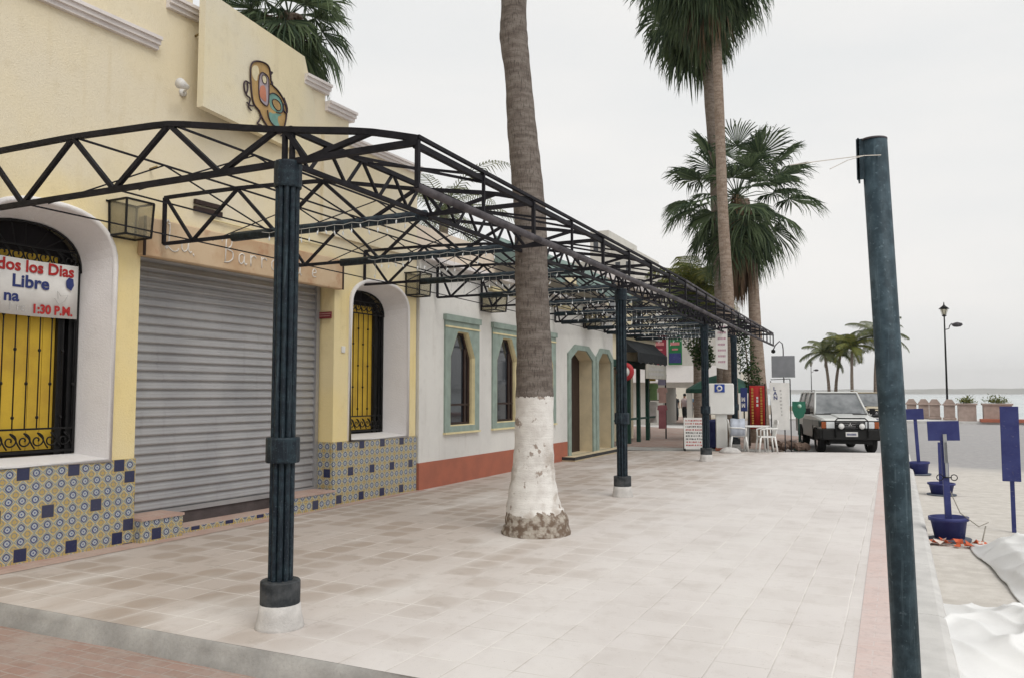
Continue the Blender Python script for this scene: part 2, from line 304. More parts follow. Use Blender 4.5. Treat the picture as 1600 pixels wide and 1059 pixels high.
# ---------------------------------------------------------------- mesh builder
class MB:
    def __init__(s): s.v=[]; s.f=[]; s.mi=[]; s.cur=0; s.sm=[]
    def add(s,vs,fs,smooth=False):
        o=len(s.v); s.v+= [tuple(p) for p in vs]
        for f in fs: s.f.append([i+o for i in f]); s.mi.append(s.cur); s.sm.append(smooth)
        return s
    def box(s,a,b,M=None):
        x0,y0,z0=a; x1,y1,z1=b
        vs=[(x0,y0,z0),(x1,y0,z0),(x1,y1,z0),(x0,y1,z0),(x0,y0,z1),(x1,y0,z1),(x1,y1,z1),(x0,y1,z1)]
        if M: vs=[M@Vector(p) for p in vs]
        return s.add(vs,[(3,2,1,0),(4,5,6,7),(0,1,5,4),(1,2,6,5),(2,3,7,6),(3,0,4,7)])
    def rbox(s,a,b,r,M=None):   # box with chamfered vertical+horizontal edges
        x0,y0,z0=a; x1,y1,z1=b; r=min(r,(x1-x0)/2.01,(y1-y0)/2.01,(z1-z0)/2.01)
        def ring(z,k): 
            X0,X1,Y0,Y1=x0+k,x1-k,y0+k,y1-k; q=r*.7
            return [(X0+q,Y0,z),(X1-q,Y0,z),(X1,Y0+q,z),(X1,Y1-q,z),(X1-q,Y1,z),(X0+q,Y1,z),(X0,Y1-q,z),(X0,Y0+q,z)]
        vs=ring(z0,r*.7)+ring(z0+r*.7,0)+ring(z1-r*.7,0)+ring(z1,r*.7)
        if M: vs=[M@Vector(p) for p in vs]
        fs=[tuple(reversed(range(8))),tuple(range(24,32))]
        for k in range(3):
            for i in range(8): j=(i+1)%8; fs.append((k*8+i,k*8+j,k*8+8+j,k*8+8+i))
        return s.add(vs,fs)
    def tube(s,pts,r,n=8,cap=True,smooth=True,closed=False):
        pts=[Vector(p) for p in pts]; m=len(pts)
        rs=r if isinstance(r,(list,tuple)) else [r]*m
        vs=[]; up=None
        for i,p in enumerate(pts):
            if closed: d=pts[(i+1)%m]-pts[i-1]
            else: d=(pts[min(i+1,m-1)]-pts[max(i-1,0)])
            d.normalize()
            if up is None:
                up=Vector((0,0,1)) if abs(d.z)<.9 else Vector((0,1,0))
            a=d.cross(up); 
            if a.length<1e-4: a=d.cross(Vector((1,0,0)))
            a.normalize(); b=a.cross(d).normalized(); up=b
            for k in range(n):
                t=2*math.pi*(k+.5)/n; vs.append(p+(a*math.cos(t)+b*math.sin(t))*rs[i])
        fs=[]
        for i in range(m if closed else m-1):
            for k in range(n):
                j=(k+1)%n; i2=(i+1)%m; fs.append((i*n+k,i*n+j,i2*n+j,i2*n+k))
        if cap and not closed: fs+= [tuple(range(n-1,-1,-1)),tuple(range((m-1)*n,m*n))]
        return s.add(vs,fs,smooth and n>4)
    def bar(s,p,q,w=.03): return s.tube([p,q],w*.7071,4,smooth=False)
    def cyl(s,c,r,h,n=16,r2=None): return s.tube([c,(c[0],c[1],c[2]+h)],[r,r if r2 is None else r2],n)
    def lathe(s,prof,c=(0,0,0),n=20,cap=True,axis='z',smooth=True):
        vs=[]
        for r,z in prof:
            for k in range(n):
                t=2*math.pi*k/n; p=(r*math.cos(t),r*math.sin(t),z)
                if axis=='y': p=(p[0],p[2],p[1])
                if axis=='x': p=(p[2],p[0],p[1])
                vs.append((p[0]+c[0],p[1]+c[1],p[2]+c[2]))
        fs=[]
        for i in range(len(prof)-1):
            for k in range(n): j=(k+1)%n; fs.append((i*n+k,i*n+j,(i+1)*n+j,(i+1)*n+k))
        if cap: fs+=[tuple(range(n-1,-1,-1)),tuple(range((len(prof)-1)*n,len(prof)*n))]
        return s.add(vs,fs,smooth)
    def prism(s,poly,fn,d0,d1):  # poly 2-D list, fn(u,v,d)->xyz
        tri=tessellate_polygon([[Vector((p[0],p[1],0)) for p in poly]]); n=len(poly)
        vs=[fn(u,v,d0) for u,v in poly]+[fn(u,v,d1) for u,v in poly]
        fs=[tuple(t) for t in tri]+[tuple(i+n for i in reversed(t)) for t in tri]
        for i in range(n): j=(i+1)%n; fs.append((i,j,j+n,i+n))
        return s.add(vs,fs)
    def sheet(s,outer,holes,fn,d0,d1):   # wall with openings; reveals from d0 to d1
        loops=[outer]+holes; tri=tessellate_polygon([[Vector((p[0],p[1],0)) for p in l] for l in loops])
        flat=[p for l in loops for p in l]; n=len(flat)
        vs=[fn(u,v,d0) for u,v in flat]+[fn(u,v,d1) for u,v in flat]
        fs=[tuple(t) for t in tri]+[tuple(i+n for i in t) for t in tri]
        o=0
        for l in loops:
            for i in range(len(l)): j=(i+1)%len(l); fs.append((o+i,o+j,o+j+n,o+i+n))
            o+=len(l)
        return s.add(vs,fs)
    def loft(s,A,B):
        n=len(A); return s.add(list(A)+list(B),[(i,(i+1)%n,(i+1)%n+n,i+n) for i in range(n)])
    def build(s,name,m,parent=None,loc=None,label=None,bevel=0):
        me=bpy.data.meshes.new(name); me.from_pydata(s.v,[],s.f); 
        ms=m if isinstance(m,(list,tuple)) else [m]
        for q in ms: me.materials.append(q)
        for i,p in enumerate(me.polygons): p.material_index=s.mi[i]; p.use_smooth=s.sm[i]
        me.validate(); me.update()
        import bmesh
        bm=bmesh.new(); bm.from_mesh(me); bmesh.ops.recalc_face_normals(bm,faces=bm.faces); bm.to_mesh(me); bm.free()
        o=bpy.data.objects.new(name,me); COL.objects.link(o)
        if loc: o.location=loc
        if parent: o.parent=parent
        if label: o['label']=label
        if bevel:
            bv=o.modifiers.new('b','BEVEL'); bv.width=bevel; bv.segments=2; bv.limit_method='ANGLE'
        return o
def empty(name,loc=(0,0,0),rz=0,label=None,cat=None,group=None):
    o=bpy.data.objects.new(name,None); COL.objects.link(o); o.location=loc; o.rotation_euler=(0,0,rz); o.empty_display_size=.2
    return tag(o,label,cat,group)
def tag(o,label=None,cat=None,group=None,kind=None):
    if label: o['label']=label
    if cat: o['category']=cat
    if group: o['group']=group
    if kind: o['kind']=kind
    return o
def copy_tree(o,parent=None):
    c=o.copy(); COL.objects.link(c); c.parent=parent
    for ch in [x for x in bpy.data.objects if x.parent==o]: copy_tree(ch,c)
    return c
def struct(mb,name,m,**k): return tag(mb.build(name,m,**k),kind='structure')
def text(name,body,size,m,parent,loc,rot,ext=.0008,align='LEFT',sx=1,bold=0):
    cu=bpy.data.curves.new(name,'FONT'); cu.body=body; cu.size=size; cu.extrude=ext; cu.align_x=align; cu.offset=bold; cu.resolution_u=3
    o=bpy.data.objects.new(name,cu); COL.objects.link(o)
    bpy.context.view_layer.update()
    dg=bpy.context.evaluated_depsgraph_get(); me=bpy.data.meshes.new_from_object(o.evaluated_get(dg)); bpy.data.objects.remove(o)
    me.materials.clear(); me.materials.append(m)
    n=bpy.data.objects.new(name,me); COL.objects.link(n); n.parent=parent; n.location=loc; n.rotation_euler=rot; n.scale=(sx,1,1); return n
FACE_X=(R(90),0,R(90))     # text lying on a wall that faces +x, reading towards +y
rnd=random.Random(7)
def scroll(c,r,turns,fn,d,w=.008,flip=1,start=0,n=22):
    pts=[]
    for i in range(n+1):
        t=i/n; a=start+flip*2*math.pi*turns*t; rr=r*(1-.85*t); pts.append(fn(c[0]+rr*math.cos(a),c[1]+rr*math.sin(a),d))
    return pts

# ================================================================ SETTING
ZR=-.15
g=MB()
# land: one sheet, its shore runs behind the sea-front planters
land=[(-4000,-600),(200,-600),(80,40),(30,57.5),(6,59.5),(1.5,64),(-.5,80),(-9,110),(-60,220),(-600,800),(-4000,3000)]
g.prism(land,lambda u,v,d:(u,v,d),ZR-.004,-5)
struct(g,'ground',SAND)
g=MB(); g.add([(-9000,-2000,-2.6),(9000,-2000,-2.6),(9000,12000,-2.6),(-9000,12000,-2.6)],[(0,1,2,3)]); struct(g,'sea',SEA)
g=MB(); r2=random.Random(3)
for k in range(3):
    y0=4700+k*260; n=90; pts=[]
    for i in range(n+1):
        x=-900+i*60; h=(15+k*11)*(.75+.6*mnoise.noise(Vector((x*.0016,k*7.3,0)))+.25*mnoise.noise(Vector((x*.006,k*3,1))))
        pts.append((x,h))
    vs=[];fs=[]
    for x,h in pts: vs+= [(x,y0-160,-4),(x,y0,max(h,4)),(x,y0+200,-4)]
    for i in range(n): a=i*3; fs+=[(a,a+3,a+4,a+1),(a+1,a+4,a+5,a+2)]
    g.add(vs,fs,True)
struct(g,'hills',HILL)
# road sheets
g=MB(); g.add([(.30,-8,ZR),(14,-8,ZR),(14,56,ZR),(-9,56,ZR),(-9,33,ZR),(-3.2,33,ZR),(-3.2,24.3,ZR),(.30,24.9,ZR)],[(0,1,2,3,4,5,6,7)]); struct(g,'road',ROAD)
# pavement: slab body with real edge
XK0,XK1=-.07,.30
def pave_poly(): return [(-7.95,4.13),(XK0,4.09),(XK0,24.95),(-3.3,23.75),(-7.9,22.35)]
g=MB(); g.prism([(-8.2,4.14),(XK0,4.10),(XK0,24.95),(-3.3,23.75),(-8.2,22.3)],lambda u,v,d:(u,v,d),-.004,-.4); struct(g,'pavement_base',CONC)
g=MB(); P=pave_poly(); g.add([(x,y,0) for x,y in P],[tuple(range(5))]); struct(g,'pavement',SLAB)
g=MB(); g.add([(-.262,4.09,.004),(XK0,4.09,.004),(XK0,24.95,.004),(-.41,24.86,.004)],[(0,1,2,3)]); g.add([(-.38,4.09,.0),(XK0,4.09,.0),(XK0,24.95,.0),(-.38,24.86,.0)],[(0,1,2,3)]) if 0 else None; struct(g,'pavement_edge_strip',PINK)
# red strip at the foot of the yellow wall
g=MB(); g.add([(-7.9,4.24,.004),(-7.42,4.24,.004),(-7.27,11.9,.004),(-7.6,11.9,.004)],[(0,1,2,3)]); struct(g,'wall_foot_strip',WALLSTRIP)
# street kerb with rounded top, in lengths
g=MB(); y=-3.0; i=0
while y<25.0:
    y2=min(y+1.98,25.0)
    prof=[(XK0+.003,-.4),(XK0+.003,.001),(XK1-.06,-.002),(XK1-.015,-.02),(XK1,-.06),(XK1+.02,-.4)]
    g.prism(prof,lambda u,v,d:(u,d,v),y,y2-.006); y=y2
struct(g,'kerb',KERB)
# kerb across the near end of the pavement
g=MB(); r2=random.Random(4); nx=150; rows=[(0.0,-.001),(-.012,-.012),(-.03,-.05),(-.055,-.10),(-.085,-.155),(-.10,-.3)]
vs=[]
for i in range(nx+1):
    x=-8.6+(8.6+XK0)*i/nx; e0=4.13-(x+7.95)*.0053
    for k,(dy,dz) in enumerate(rows):
        n_=mnoise.noise(Vector((x*1.7,k*.6,2)))*.022+mnoise.noise(Vector((x*7,k*.9,5)))*.008
        if k==0: n_*=.15
        vs.append((x,e0+dy+n_,dz+ (0 if k==0 else mnoise.noise(Vector((x*2.5,k,9)))*.008)))
m_=len(rows); g.add(vs,[(i*m_+k,(i+1)*m_+k,(i+1)*m_+k+1,i*m_+k+1) for i in range(nx) for k in range(m_-1)],True)
struct(g,'cross_kerb',CONC)
g=MB(); g.add([(-12,-6,ZR+.006),(-.08,-6,ZR+.006),(-.08,4.12,ZR+.006),(-12,4.2,ZR+.006)],[(0,1,2,3)]); struct(g,'lower_paving',REDB)
g=MB(); g.add([(-14,22.36,-.03),(-3.3,23.77,-.03),(-3.3,25.3,-.03),(-14,23.9,-.03)],[(0,1,2,3)]); struct(g,'cross_gutter',CONC)
g=MB(); g.prism([(-14,23.9),(-3.3,25.3),(-3.3,33),(-9,42),(-14,60)],lambda u,v,d:(u,v,d),-.02,-.4); struct(g,'brick_walk',REDB)
g=MB(); g.prism([(-14,41),(-5,36),(-5,39),(-14,47)],lambda u,v,d:(u,v,d),-.012,-.3); struct(g,'pale_walk',KERB)
# sea-front promenade slab behind the road
g=MB(); g.prism([(-9,56),(3,54.2),(30,53.6),(30,57.2),(6,59),(1,64),(-9,80)],lambda u,v,d:(u,v,d),ZR+.14,ZR-.3); struct(g,'promenade',KERB)
# lane marks on the far road
g=MB()
for x in (1.2,4.2,7.2): g.add([(x,40,ZR+.006),(x+1.8,40,ZR+.006),(x+1.8,40.22,ZR+.006),(x,40.22,ZR+.006)],[(0,1,2,3)])
struct(g,'road_markings',KERB)

# ================================================================ YELLOW BUILDING  (local: x outward, y along street, z up)
PH=-math.atan(.0439)
YB=empty('yellow_building',(-7.75,4.97,0),PH,'yellow stucco building with roller shutter, arched windows and tiled wall foot','building')
F=lambda s,z,d:(d,s,z)
def arch(s0,s1,z0,zs,zt,n=18):
    c=(s0+s1)/2; a=(s1-s0)/2
    return [(s0,z0),(s1,z0)]+[(c+a*math.copysign(abs(math.cos(math.pi*i/n))**.8,math.cos(math.pi*i/n)),zs+(zt-zs)*math.sin(math.pi*i/n)**.9) for i in range(n+1)]
W1o=arch(-.43,1.03,.95,3.02,3.56); W1i=arch(-.31,.93,1.0,2.98,3.44)
W2o=arch(5.09,6.54,.95,3.0,3.42); W2i=arch(5.20,6.42,1.0,2.95,3.32)
DOOR=[(1.38,.0),(4.70,.0),(4.70,3.3),(1.38,3.3)]
outl=[(-6,0),(1.38,0),(1.38,3.3),(4.70,3.3),(4.70,0),(6.83,0),(6.83,5.5),(4.97,5.5),(4.97,5.88),(4.42,5.88),(4.42,6.15),(3.93,6.15),(3.93,6.38),(2.0,6.38),(2.0,7.3),(-6,7.3)]
m_=MB(); m_.cur=0; m_.sheet(outl,[W1o,W2o],F,0,-.30); m_.build('wall',YEL,YB)
m_=MB(); m_.box((-8,-6,-.3),(-.62,6.82,5.3)); m_.box((-8,-6,5.3),(-.32,1.9,7.2)); m_.box((-8.0,1.9,5.3),(-.32,4.9,6.0)); m_.build('rear_block',CREAM,YB)
def mold(s0,z0,s1,z1,name='cornice',h=.14,out=.12,th=0):
    q=MB()
    for k,(a,b,o) in enumerate(((0,.35,.45),(.35,.72,.75),(.72,1,1.0))):
        q.prism([(s0,z0+a*h),(s1,z1+a*h),(s1,z1+b*h),(s0,z0+b*h)],F,-.02-th,out*o)
    return q.build(name,MOLD,YB)
mold(-3.0,5.60,1.50,5.63); mold(1.62,6.20,2.1,6.21)
mold(3.93,6.08,4.46,6.08,th=.3); mold(4.42,5.84,5.05,5.84,th=.3); mold(4.97,5.46,6.87,5.46,th=.3,h=.12)
m_=MB(); m_.box((.0,4.36,4.08),(.05,4.62,5.46)); m_.build('pilaster',YEL,YB)
m_=MB(); m_.box((.003,4.30,3.98),(.06,6.82,4.07)); m_.build('string_course',YEL,YB)
# tiled wall foot
m_=MB(); m_.box((0,-6,-.02),(.022,1.385,.93)); m_.build('tile_panel',TILE,YB)
m_=MB(); m_.box((0,4.695,-.02),(.022,6.84,.93)); m_.box((-.30,4.672,-.02),(0,4.70,.93)); m_.build('tile_panel',TILE,YB)
m_=MB(); m_.box((-.02,4.60,.99),(.0,4.70,1.0)); 
# windows
def window(Wo,Wi,s0,s1,name='window'):
    q=MB(); inn=[F(a,b,-.4) for a,b in Wi]; mid=[F(a,b,.02) for a,b in Wo]
    q.loft(mid,inn)
    c=((s0+s1)/2,2.2)
    big=[F(c[0]+(a-c[0])*1.075+0,(c[1]+(b-c[1])*(1.035)),.02) for a,b in Wo]; bigb=[F(p[1],p[2],-.001) for p in big]
    q.loft(big,mid); q.loft(bigb,big)
    o=q.build(name,PLAST,YB)
    # rounded rim
    q=MB(); ring=[F(c[0]+(a-c[0])*1.037,(c[1]+(b-c[1])*1.017),.02) for a,b in Wo]; q.tube(ring,.032,8,closed=True); q.build('rim',PLAST,o)
    i0,i1=Wi[0][0],Wi[1][0]; zs_=Wi[2][1]
    q=MB(); q.prism([(a,b) for a,b in Wi],F,-.52,-.50); q.build('backing',mat('dark_interior',(.012,.010,.012,1),.2,5,.9),o)
    q=MB(); sh=i1-.21
    nb=7; 
    for k in range(nb):
        a=i0+.06+(sh-i0-.06)*k/nb; b=i0+.06+(sh-i0-.06)*(k+1)/nb-.006; q.box((-.49,a,1.06),(-.468,b,zs_+.14))
    q.build('yellow_board',YBOARD,o)
    q=MB(); d=-.385
    def bx(a,b,z0,z1,dd=.016): q.box((d-dd/2,a,z0),(d+dd/2,b,z1))
    bx(i0+.01,i0+.04,1.01,2.98); bx(i1-.04,i1-.01,1.01,2.98)
    bx(i0+.04,i1-.04,1.03,1.055); bx(i0+.04,i1-.04,1.27,1.29); bx(i0+.04,i1-.04,zs_-.01,zs_+.01); bx(i0+.05,i1-.05,zs_+.19,zs_+.205)
    q.tube([F(a,b-.015,d) for a,b in Wi[2:]],.014,6)
    n=9; st=(i1-i0-.1)/n
    for k in range(n+1):
        s=i0+.05+k*st; q.tube([F(s,1.28,d),F(s,zs_,d)],.0075,6)
        for z in ((1.75,2.45) if k%2 else (1.4,2.1,2.7)): q.lathe([(.004,-.022),(.016,-.008),(.016,.008),(.004,.022)],(d,s,z),8)
    # rows of scrolls
    for zc,hh in ((1.16,.085),(zs_+.10,.085)):
        m=8; sw=(i1-i0-.1)/m
        for k in range(m):
            cx_=i0+.05+(k+.5)*sw
            a=[F(cx_-sw*.5+sw*.0,zc-hh if k%2==0 else zc-hh,d)]
            sp=scroll((cx_-.01,zc),hh*.92,1.35,F,d,start=math.pi*.5,flip=-1)
            q.tube(sp,.0085,5)
            q.tube([F(cx_-.01,zc+hh*.92,d),F(cx_+sw*.3,zc+hh*.3,d),F(cx_+sw*.55,zc-hh*.5,d),F(cx_+sw*.75,zc-hh,d)],.0085,5)
    # fan in the arch head
    cc=(i0+i1)/2
    for k in range(1,10):
        a=math.pi*k/10; p=Wi[2+int(18*k/10)]; q.tube([F(cc+.35*math.cos(a),zs_+.20,d),F(p[0],p[1]-.02,d)],.006,5)
    q.build('grille',BLACK,o)
    q=MB(); d2=-.44
    q.box((d2-.02,sh-.01,1.0),(d2+.03,sh+.06,3.0)); q.box((d2-.02,i1-.10,1.0),(d2+.03,i1-.02,3.0)); q.build('shutter_frame',BLACK,o)
    return o
window(W1o,W1i,-.43,1.03); window(W2o,W2i,5.09,6.54)
# roller shutter
m_=MB(); z=.27; top=3.30; prof=[]
sl=.109
while z<top:
    prof+=[(-.312,z),(-.300,z+.004),(-.284,z+.013),(-.278,z+.026),(-.281,z+.040),(-.291,z+.052),(-.289,z+.062),(-.291,z+.074),(-.301,z+.090),(-.311,z+.103)]; z+=sl
vs=[];fs=[]
for d,zz in prof: vs+=[(d,1.36,zz),(d,4.69,zz)]
for i in range(len(prof)-1): fs.append((2*i,2*i+1,2*i+3,2*i+2))
m_.add(vs,fs,True); sh=m_.build('roller_shutter',SHUT,YB)
m_=MB(); m_.box((-.325,1.36,.215),(-.265,4.60,.272)); m_.build('bottom_rail',SHUT,sh)
m_=MB(); m_.box((-.33,4.60,.2),(-.25,4.668,3.3)); m_.box((-.335,4.57,.2),(-.315,4.60,3.3)); m_.build('guide_rail',CHROME if 0 else SHUT,sh)
m_=MB(); m_.box((-.36,1.36,-.02),(-.29,4.66,.215)); m_.build('shutter_gap_shade',mat('gap_shade',(.09,.075,.075,1),.3,6,.9),YB)  # dark strip for the open gap under the shutter, its shade put into the colour
m_=MB(); m_.box((-.29,1.4,-.02),(.0,4.66,.07)); m_.build('doorstep',WALLSTRIP,YB)
m_=MB(); m_.box((0.0,1.93,-.02),(.012,3.76,.062)); m_.build('tile_strip',TILE,YB)
def block(s0,s1,h0,h1):
    q=MB(); q.box((-.28,s0,.0),(.13,s1,h0)); o=q.build('step_block',TILE,YB); q=MB(); q.box((-.28,s0-.004,h0),(.145,s1+.01,h1)); q.build('brick_cap',WALLSTRIP,o)
block(1.39,1.95,.24,.27); block(3.78,4.62,.22,.245)
# angled sign panel on the parapet with the painted emblem
pdir=Vector((.148,-1,0)).normalized()  # towards the near end, moving away from the wall
def PF(u,v,d):      # u along the panel from its near end to its far end
    o_=Vector((.342,1.90,0)); ax=-pdir; nn=Vector((ax.y,-ax.x,0)); nn=nn if nn.x>0 else -nn
    p=o_+ax*u+nn*d; return (p.x,p.y,v)
m_=MB(); m_.prism([(0,5.04),(2.45,5.04),(2.45,5.6),(2.05,6.47),(0,6.47)],PF,0,-.09); pan=m_.build('sign_panel',CREAM,YB)
m_=MB(); m_.prism([(1.6,5.04),(2.5,5.04),(2.5,5.95),(1.6,6.2)],PF,-.095,-.12); m_.build('bracket_plate',CREAM,pan)
def epx(x,y): # crop pixel of the emblem -> panel coords
    u=.68+(x-180)/(800-180)*.96; v=6.02-(y-110)/(930-110)*.90+ (.02*(x-180)/620); return (u,v)
OUTC=mat('dark_outline_paint',(.055,.035,.045,1),.2,9,.6,bmp=0)
cols=[mat('ochre_paint',(.50,.33,.14,1),.3,6,.7,bmp=0),OUTC,mat('salmon_paint',(.55,.22,.14,1),.2,8,.7,bmp=0),mat('turquoise_paint',(.20,.38,.33,1),.25,8,.7,bmp=0),mat('lilac_paint',(.42,.36,.40,1),.2,8,.7,bmp=0),mat('cream_paint',(.70,.62,.42,1),.2,8,.7,bmp=0)]
e=MB()
def chk(p,cl=True,n=2):
    for _ in range(n):
        o_=[]
        for i in range(len(p) if cl else len(p)-1):
            a,b=p[i],p[(i+1)%len(p)]; o_+=[(a[0]*.75+b[0]*.25,a[1]*.75+b[1]*.25),(a[0]*.25+b[0]*.75,a[1]*.25+b[1]*.75)]
        p=o_ if cl else [p[0]]+o_+[p[-1]]
    return p
def ep(pts,ci,d): e.cur=ci; e.prism([epx(*p) for p in chk(pts)],PF,.002+d,.0-.002+d)
body=[(275,240),(350,160),(470,125),(530,150),(545,240),(560,350),(640,370),(720,430),(790,540),(780,700),(740,870),(680,920),(580,925),(500,880),(430,800),(400,740),(330,710),(300,600),(280,420)]
ep(body,0,.008)
ep([(300,250),(380,200),(400,300),(380,320),(370,420),(300,380)],5,.012)
ep([(390,260),(520,260),(530,380),(530,640),(470,650),(390,600)],4,.012)
ep([(420,430),(480,400),(500,560),(490,610),(400,570),(410,480)],2,.016)
ep([(430,300),(470,275),(500,310),(490,380),(450,390),(430,350)],5,.016)
ep([(540,480),(600,430),(700,460),(740,560),(720,640),(640,660),(560,640),(540,560)],3,.012)
ep([(570,540),(620,500),(690,520),(710,600),(650,640),(590,600)],0,.016)
ep([(540,690),(600,700),(640,670),(740,650),(660,700),(670,780),(720,830),(600,840),(550,780)],3,.012)
e.cur=1
def line(pts,w=.013,cl=False,d=.02): 
    e.tube([PF(*epx(*p),d) for p in chk(pts,cl)],w*.8,5,closed=cl)
line(body,.014,True); line([(390,260),(520,260),(530,380),(530,640),(470,650),(390,600)],.009,True)
line([(540,480),(600,430),(700,460),(740,560),(720,640),(640,660)],.009); line([(515,690),(530,780),(600,850),(720,830)],.01); line([(570,540),(620,500),(690,520),(710,600),(650,640),(590,600)],.008,True)
line([(430,300),(470,275),(500,310),(490,380),(450,390),(430,350)],.007,True)
for pts in ([(270,480),(210,470),(195,540),(225,640),(290,650),(270,720),(260,770),(300,790)],[(330,720),(290,740),(240,720)],[(400,740),(430,800),(400,880),(370,915),(440,910)],[(545,200),(575,190),(550,230)],[(560,310),(580,330),(550,350)],[(240,480),(250,560),(230,620)],[(740,870),(760,880),(710,930)],[(740,430),(800,540),(790,620),(740,600),(730,520),(760,500)]): line(pts,.014)
e.build('emblem',cols,pan)
# spotlight, spikes and conduit on the wall
q=empty('wall_floodlight',(0,0,0),0,'small white floodlight on an arm beside the angled sign panel','lamp'); q.location=YB.matrix_basis@Vector((.0,1.95,5.27)) if 0 else (0,0,0)
M_YB=Matrix.Translation((-7.75,4.97,0))@Matrix.Rotation(PH,4,'Z')
def at(o,p): o.location=M_YB@Vector(p); o.rotation_euler=(0,0,PH)
at(q,(0,1.88,5.26))
m_=MB(); m_.lathe([(.05,0),(.05,.025),(.02,.03)],(0,.0,0),14,axis='x'); m_.build('wall_plate',SIGNW,q)
m_=MB(); m_.tube([(.02,0,0),(.14,-.04,.01),(.2,-.1,0)],.014,8); m_.build('arm',SIGNW,q)
m_=MB(); m_.tube([(.2,-.09,0),(.22,-.16,-.005),(.24,-.22,-.01),(.245,-.235,-.012)],[.03,.045,.062,.064],14); m_.build('lamp_head',SIGNW,q)
for s,z in ((2.05,6.03),(1.47,4.22)):
    q=MB(); q.tube([(0,0,0),(.13,-.01,.01)],.013,7); o=q.build('wall_spout',mat('rusty_spout',(.34,.25,.10,1),.3,20,.7)); at(o,(0,s,z)); tag(o,'short rusty spout high beside the sign panel' if z>5 else 'short rusty spout low on wall above the first lantern','spout')
v_=empty('wall_vent',(0,0,0)); at(v_,(0,2.08,3.86)); tag(v_,'dark two-slot wall vent above the tan shop sign','vent')
for z in (0,.085): q=MB(); q.box((0.012,0,z+.0),(.05,.42,z+.055)); q.build('louvre',DARKW,v_)
q=MB(); q.tube([(.03,2.3,3.80),(.03,3.2,3.79),(.03,4.4,3.80)],.012,6); q.tube([(.03,3.5,3.81),(.03,3.6,3.95),(.03,3.6,5.0)],.010,6); o=q.build('conduit',LYEL,YB)
# shop sign
S=empty('shop_sign',(0,0,0)); at(S,(0,1.33,3.19)); tag(S,'long stained tan sign board lettered La Barra over the shutter','sign')
m_=MB(); m_.rbox((.01,0,0),(.11,3.44,.45),.02); m_.build('board',TAN,S)
m_=MB(); m_.box((.105,.0,.0),(.118,.03,.45)); m_.build('end_trim',DARKW,S); m_=MB(); m_.box((.105,3.41,0),(.118,3.44,.45)); m_.build('end_trim',DARKW,S)
gl={'L':[[(.05,1),(.12,1.05),(.14,.9),(.1,.3),(.02,.05),(-.05,.12),(.02,.2),(.3,0),(.5,.05),(.55,.15)],[(-.1,.95),(.05,1.2),(.12,1.05)]],
'B':[[(.1,0),(.14,1.05)],[(-.1,.85),(.0,1.08),(.3,1.1),(.45,.95),(.4,.7),(.16,.58)],[(.16,.58),(.5,.5),(.52,.2),(.3,.03),(.05,.0)]],
'a':[[(.42,.5),(.25,.6),(.05,.45),(.05,.12),(.2,0),(.38,.15),(.42,.5)],[(.42,.5),(.42,.12),(.52,0),(.6,.08)]],
'r':[[(.08,.6),(.1,0)],[(.1,.4),(.22,.58),(.42,.55),(.45,.45)]],
'd':[[(.42,.4),(.25,.55),(.05,.4),(.05,.12),(.2,0),(.38,.12),(.42,.4)],[(.44,1),(.43,.1),(.55,0)]],
'e':[[(.08,.3),(.42,.33),(.35,.55),(.15,.55),(.05,.3),(.12,.05),(.4,.08)]]}
m_=MB()
def wr(ch,s,z,h,w=.009):
    for st in gl[ch]:
        pts=[]
        for i in range(len(st)-1):
            for k in range(3): t=k/3; pts.append((st[i][0]*(1-t)+st[i+1][0]*t,st[i][1]*(1-t)+st[i+1][1]*t))
        pts.append(st[-1]); pts2=pts[:1]+[((pts[i-1][0]+pts[i][0]*2+pts[i+1][0])/4,(pts[i-1][1]+pts[i][1]*2+pts[i+1][1])/4) for i in range(1,len(pts)-1)]+pts[-1:]
        m_.tube([(.113,s+a*h,z+b*h) for a,b in pts2],w,5)
wr('L',.30,.10,.31); wr('a',.50,.12,.26); wr('B',1.14,.09,.30)
for i,ch in enumerate('arra'): wr(ch,1.38+i*.19,.10,.24)
wr('d',2.40,.1,.24); wr('e',2.74,.10,.22)
for s in (.68,2.15): m_.tube([(.113,s,.12),(.113,s+.01,.09)],.009,5)
m_.build('lettering',CHALK,S)
# red plate on the shutter jamb, white box on the pier
q=MB(); q.box((-.29,4.652,2.76),(-.02,4.665,2.86)); o=q.build('red_plaque',mat('maroon_plate',(.20,.03,.035,1),.2,20,.6)); o.location=M_YB@Vector((0,0,0)); o.rotation_euler=(0,0,PH); tag(o,'small maroon plate high on the right jamb of the roller shutter','plaque')
q=MB()
for r_ in range(2):
    s=-.27
    while s<-.05: w_=rnd.uniform(.012,.03); q.box((s,4.648,2.79+r_*.033),(s+w_,4.653,2.806+r_*.033)); s+=w_+.008
q.build('plate_marks',mat('faded_pink_lettering',(.42,.22,.2,1),.2,20,.7,bmp=0),o)
q=MB(); q.rbox((0,-.04,-.05),(.025,.04,.05),.008); o=q.build('switch_box',SIGNW); at(o,(0,4.9,2.31)); tag(o,'small white switch box on yellow pier between shutter and arched window','switch box')
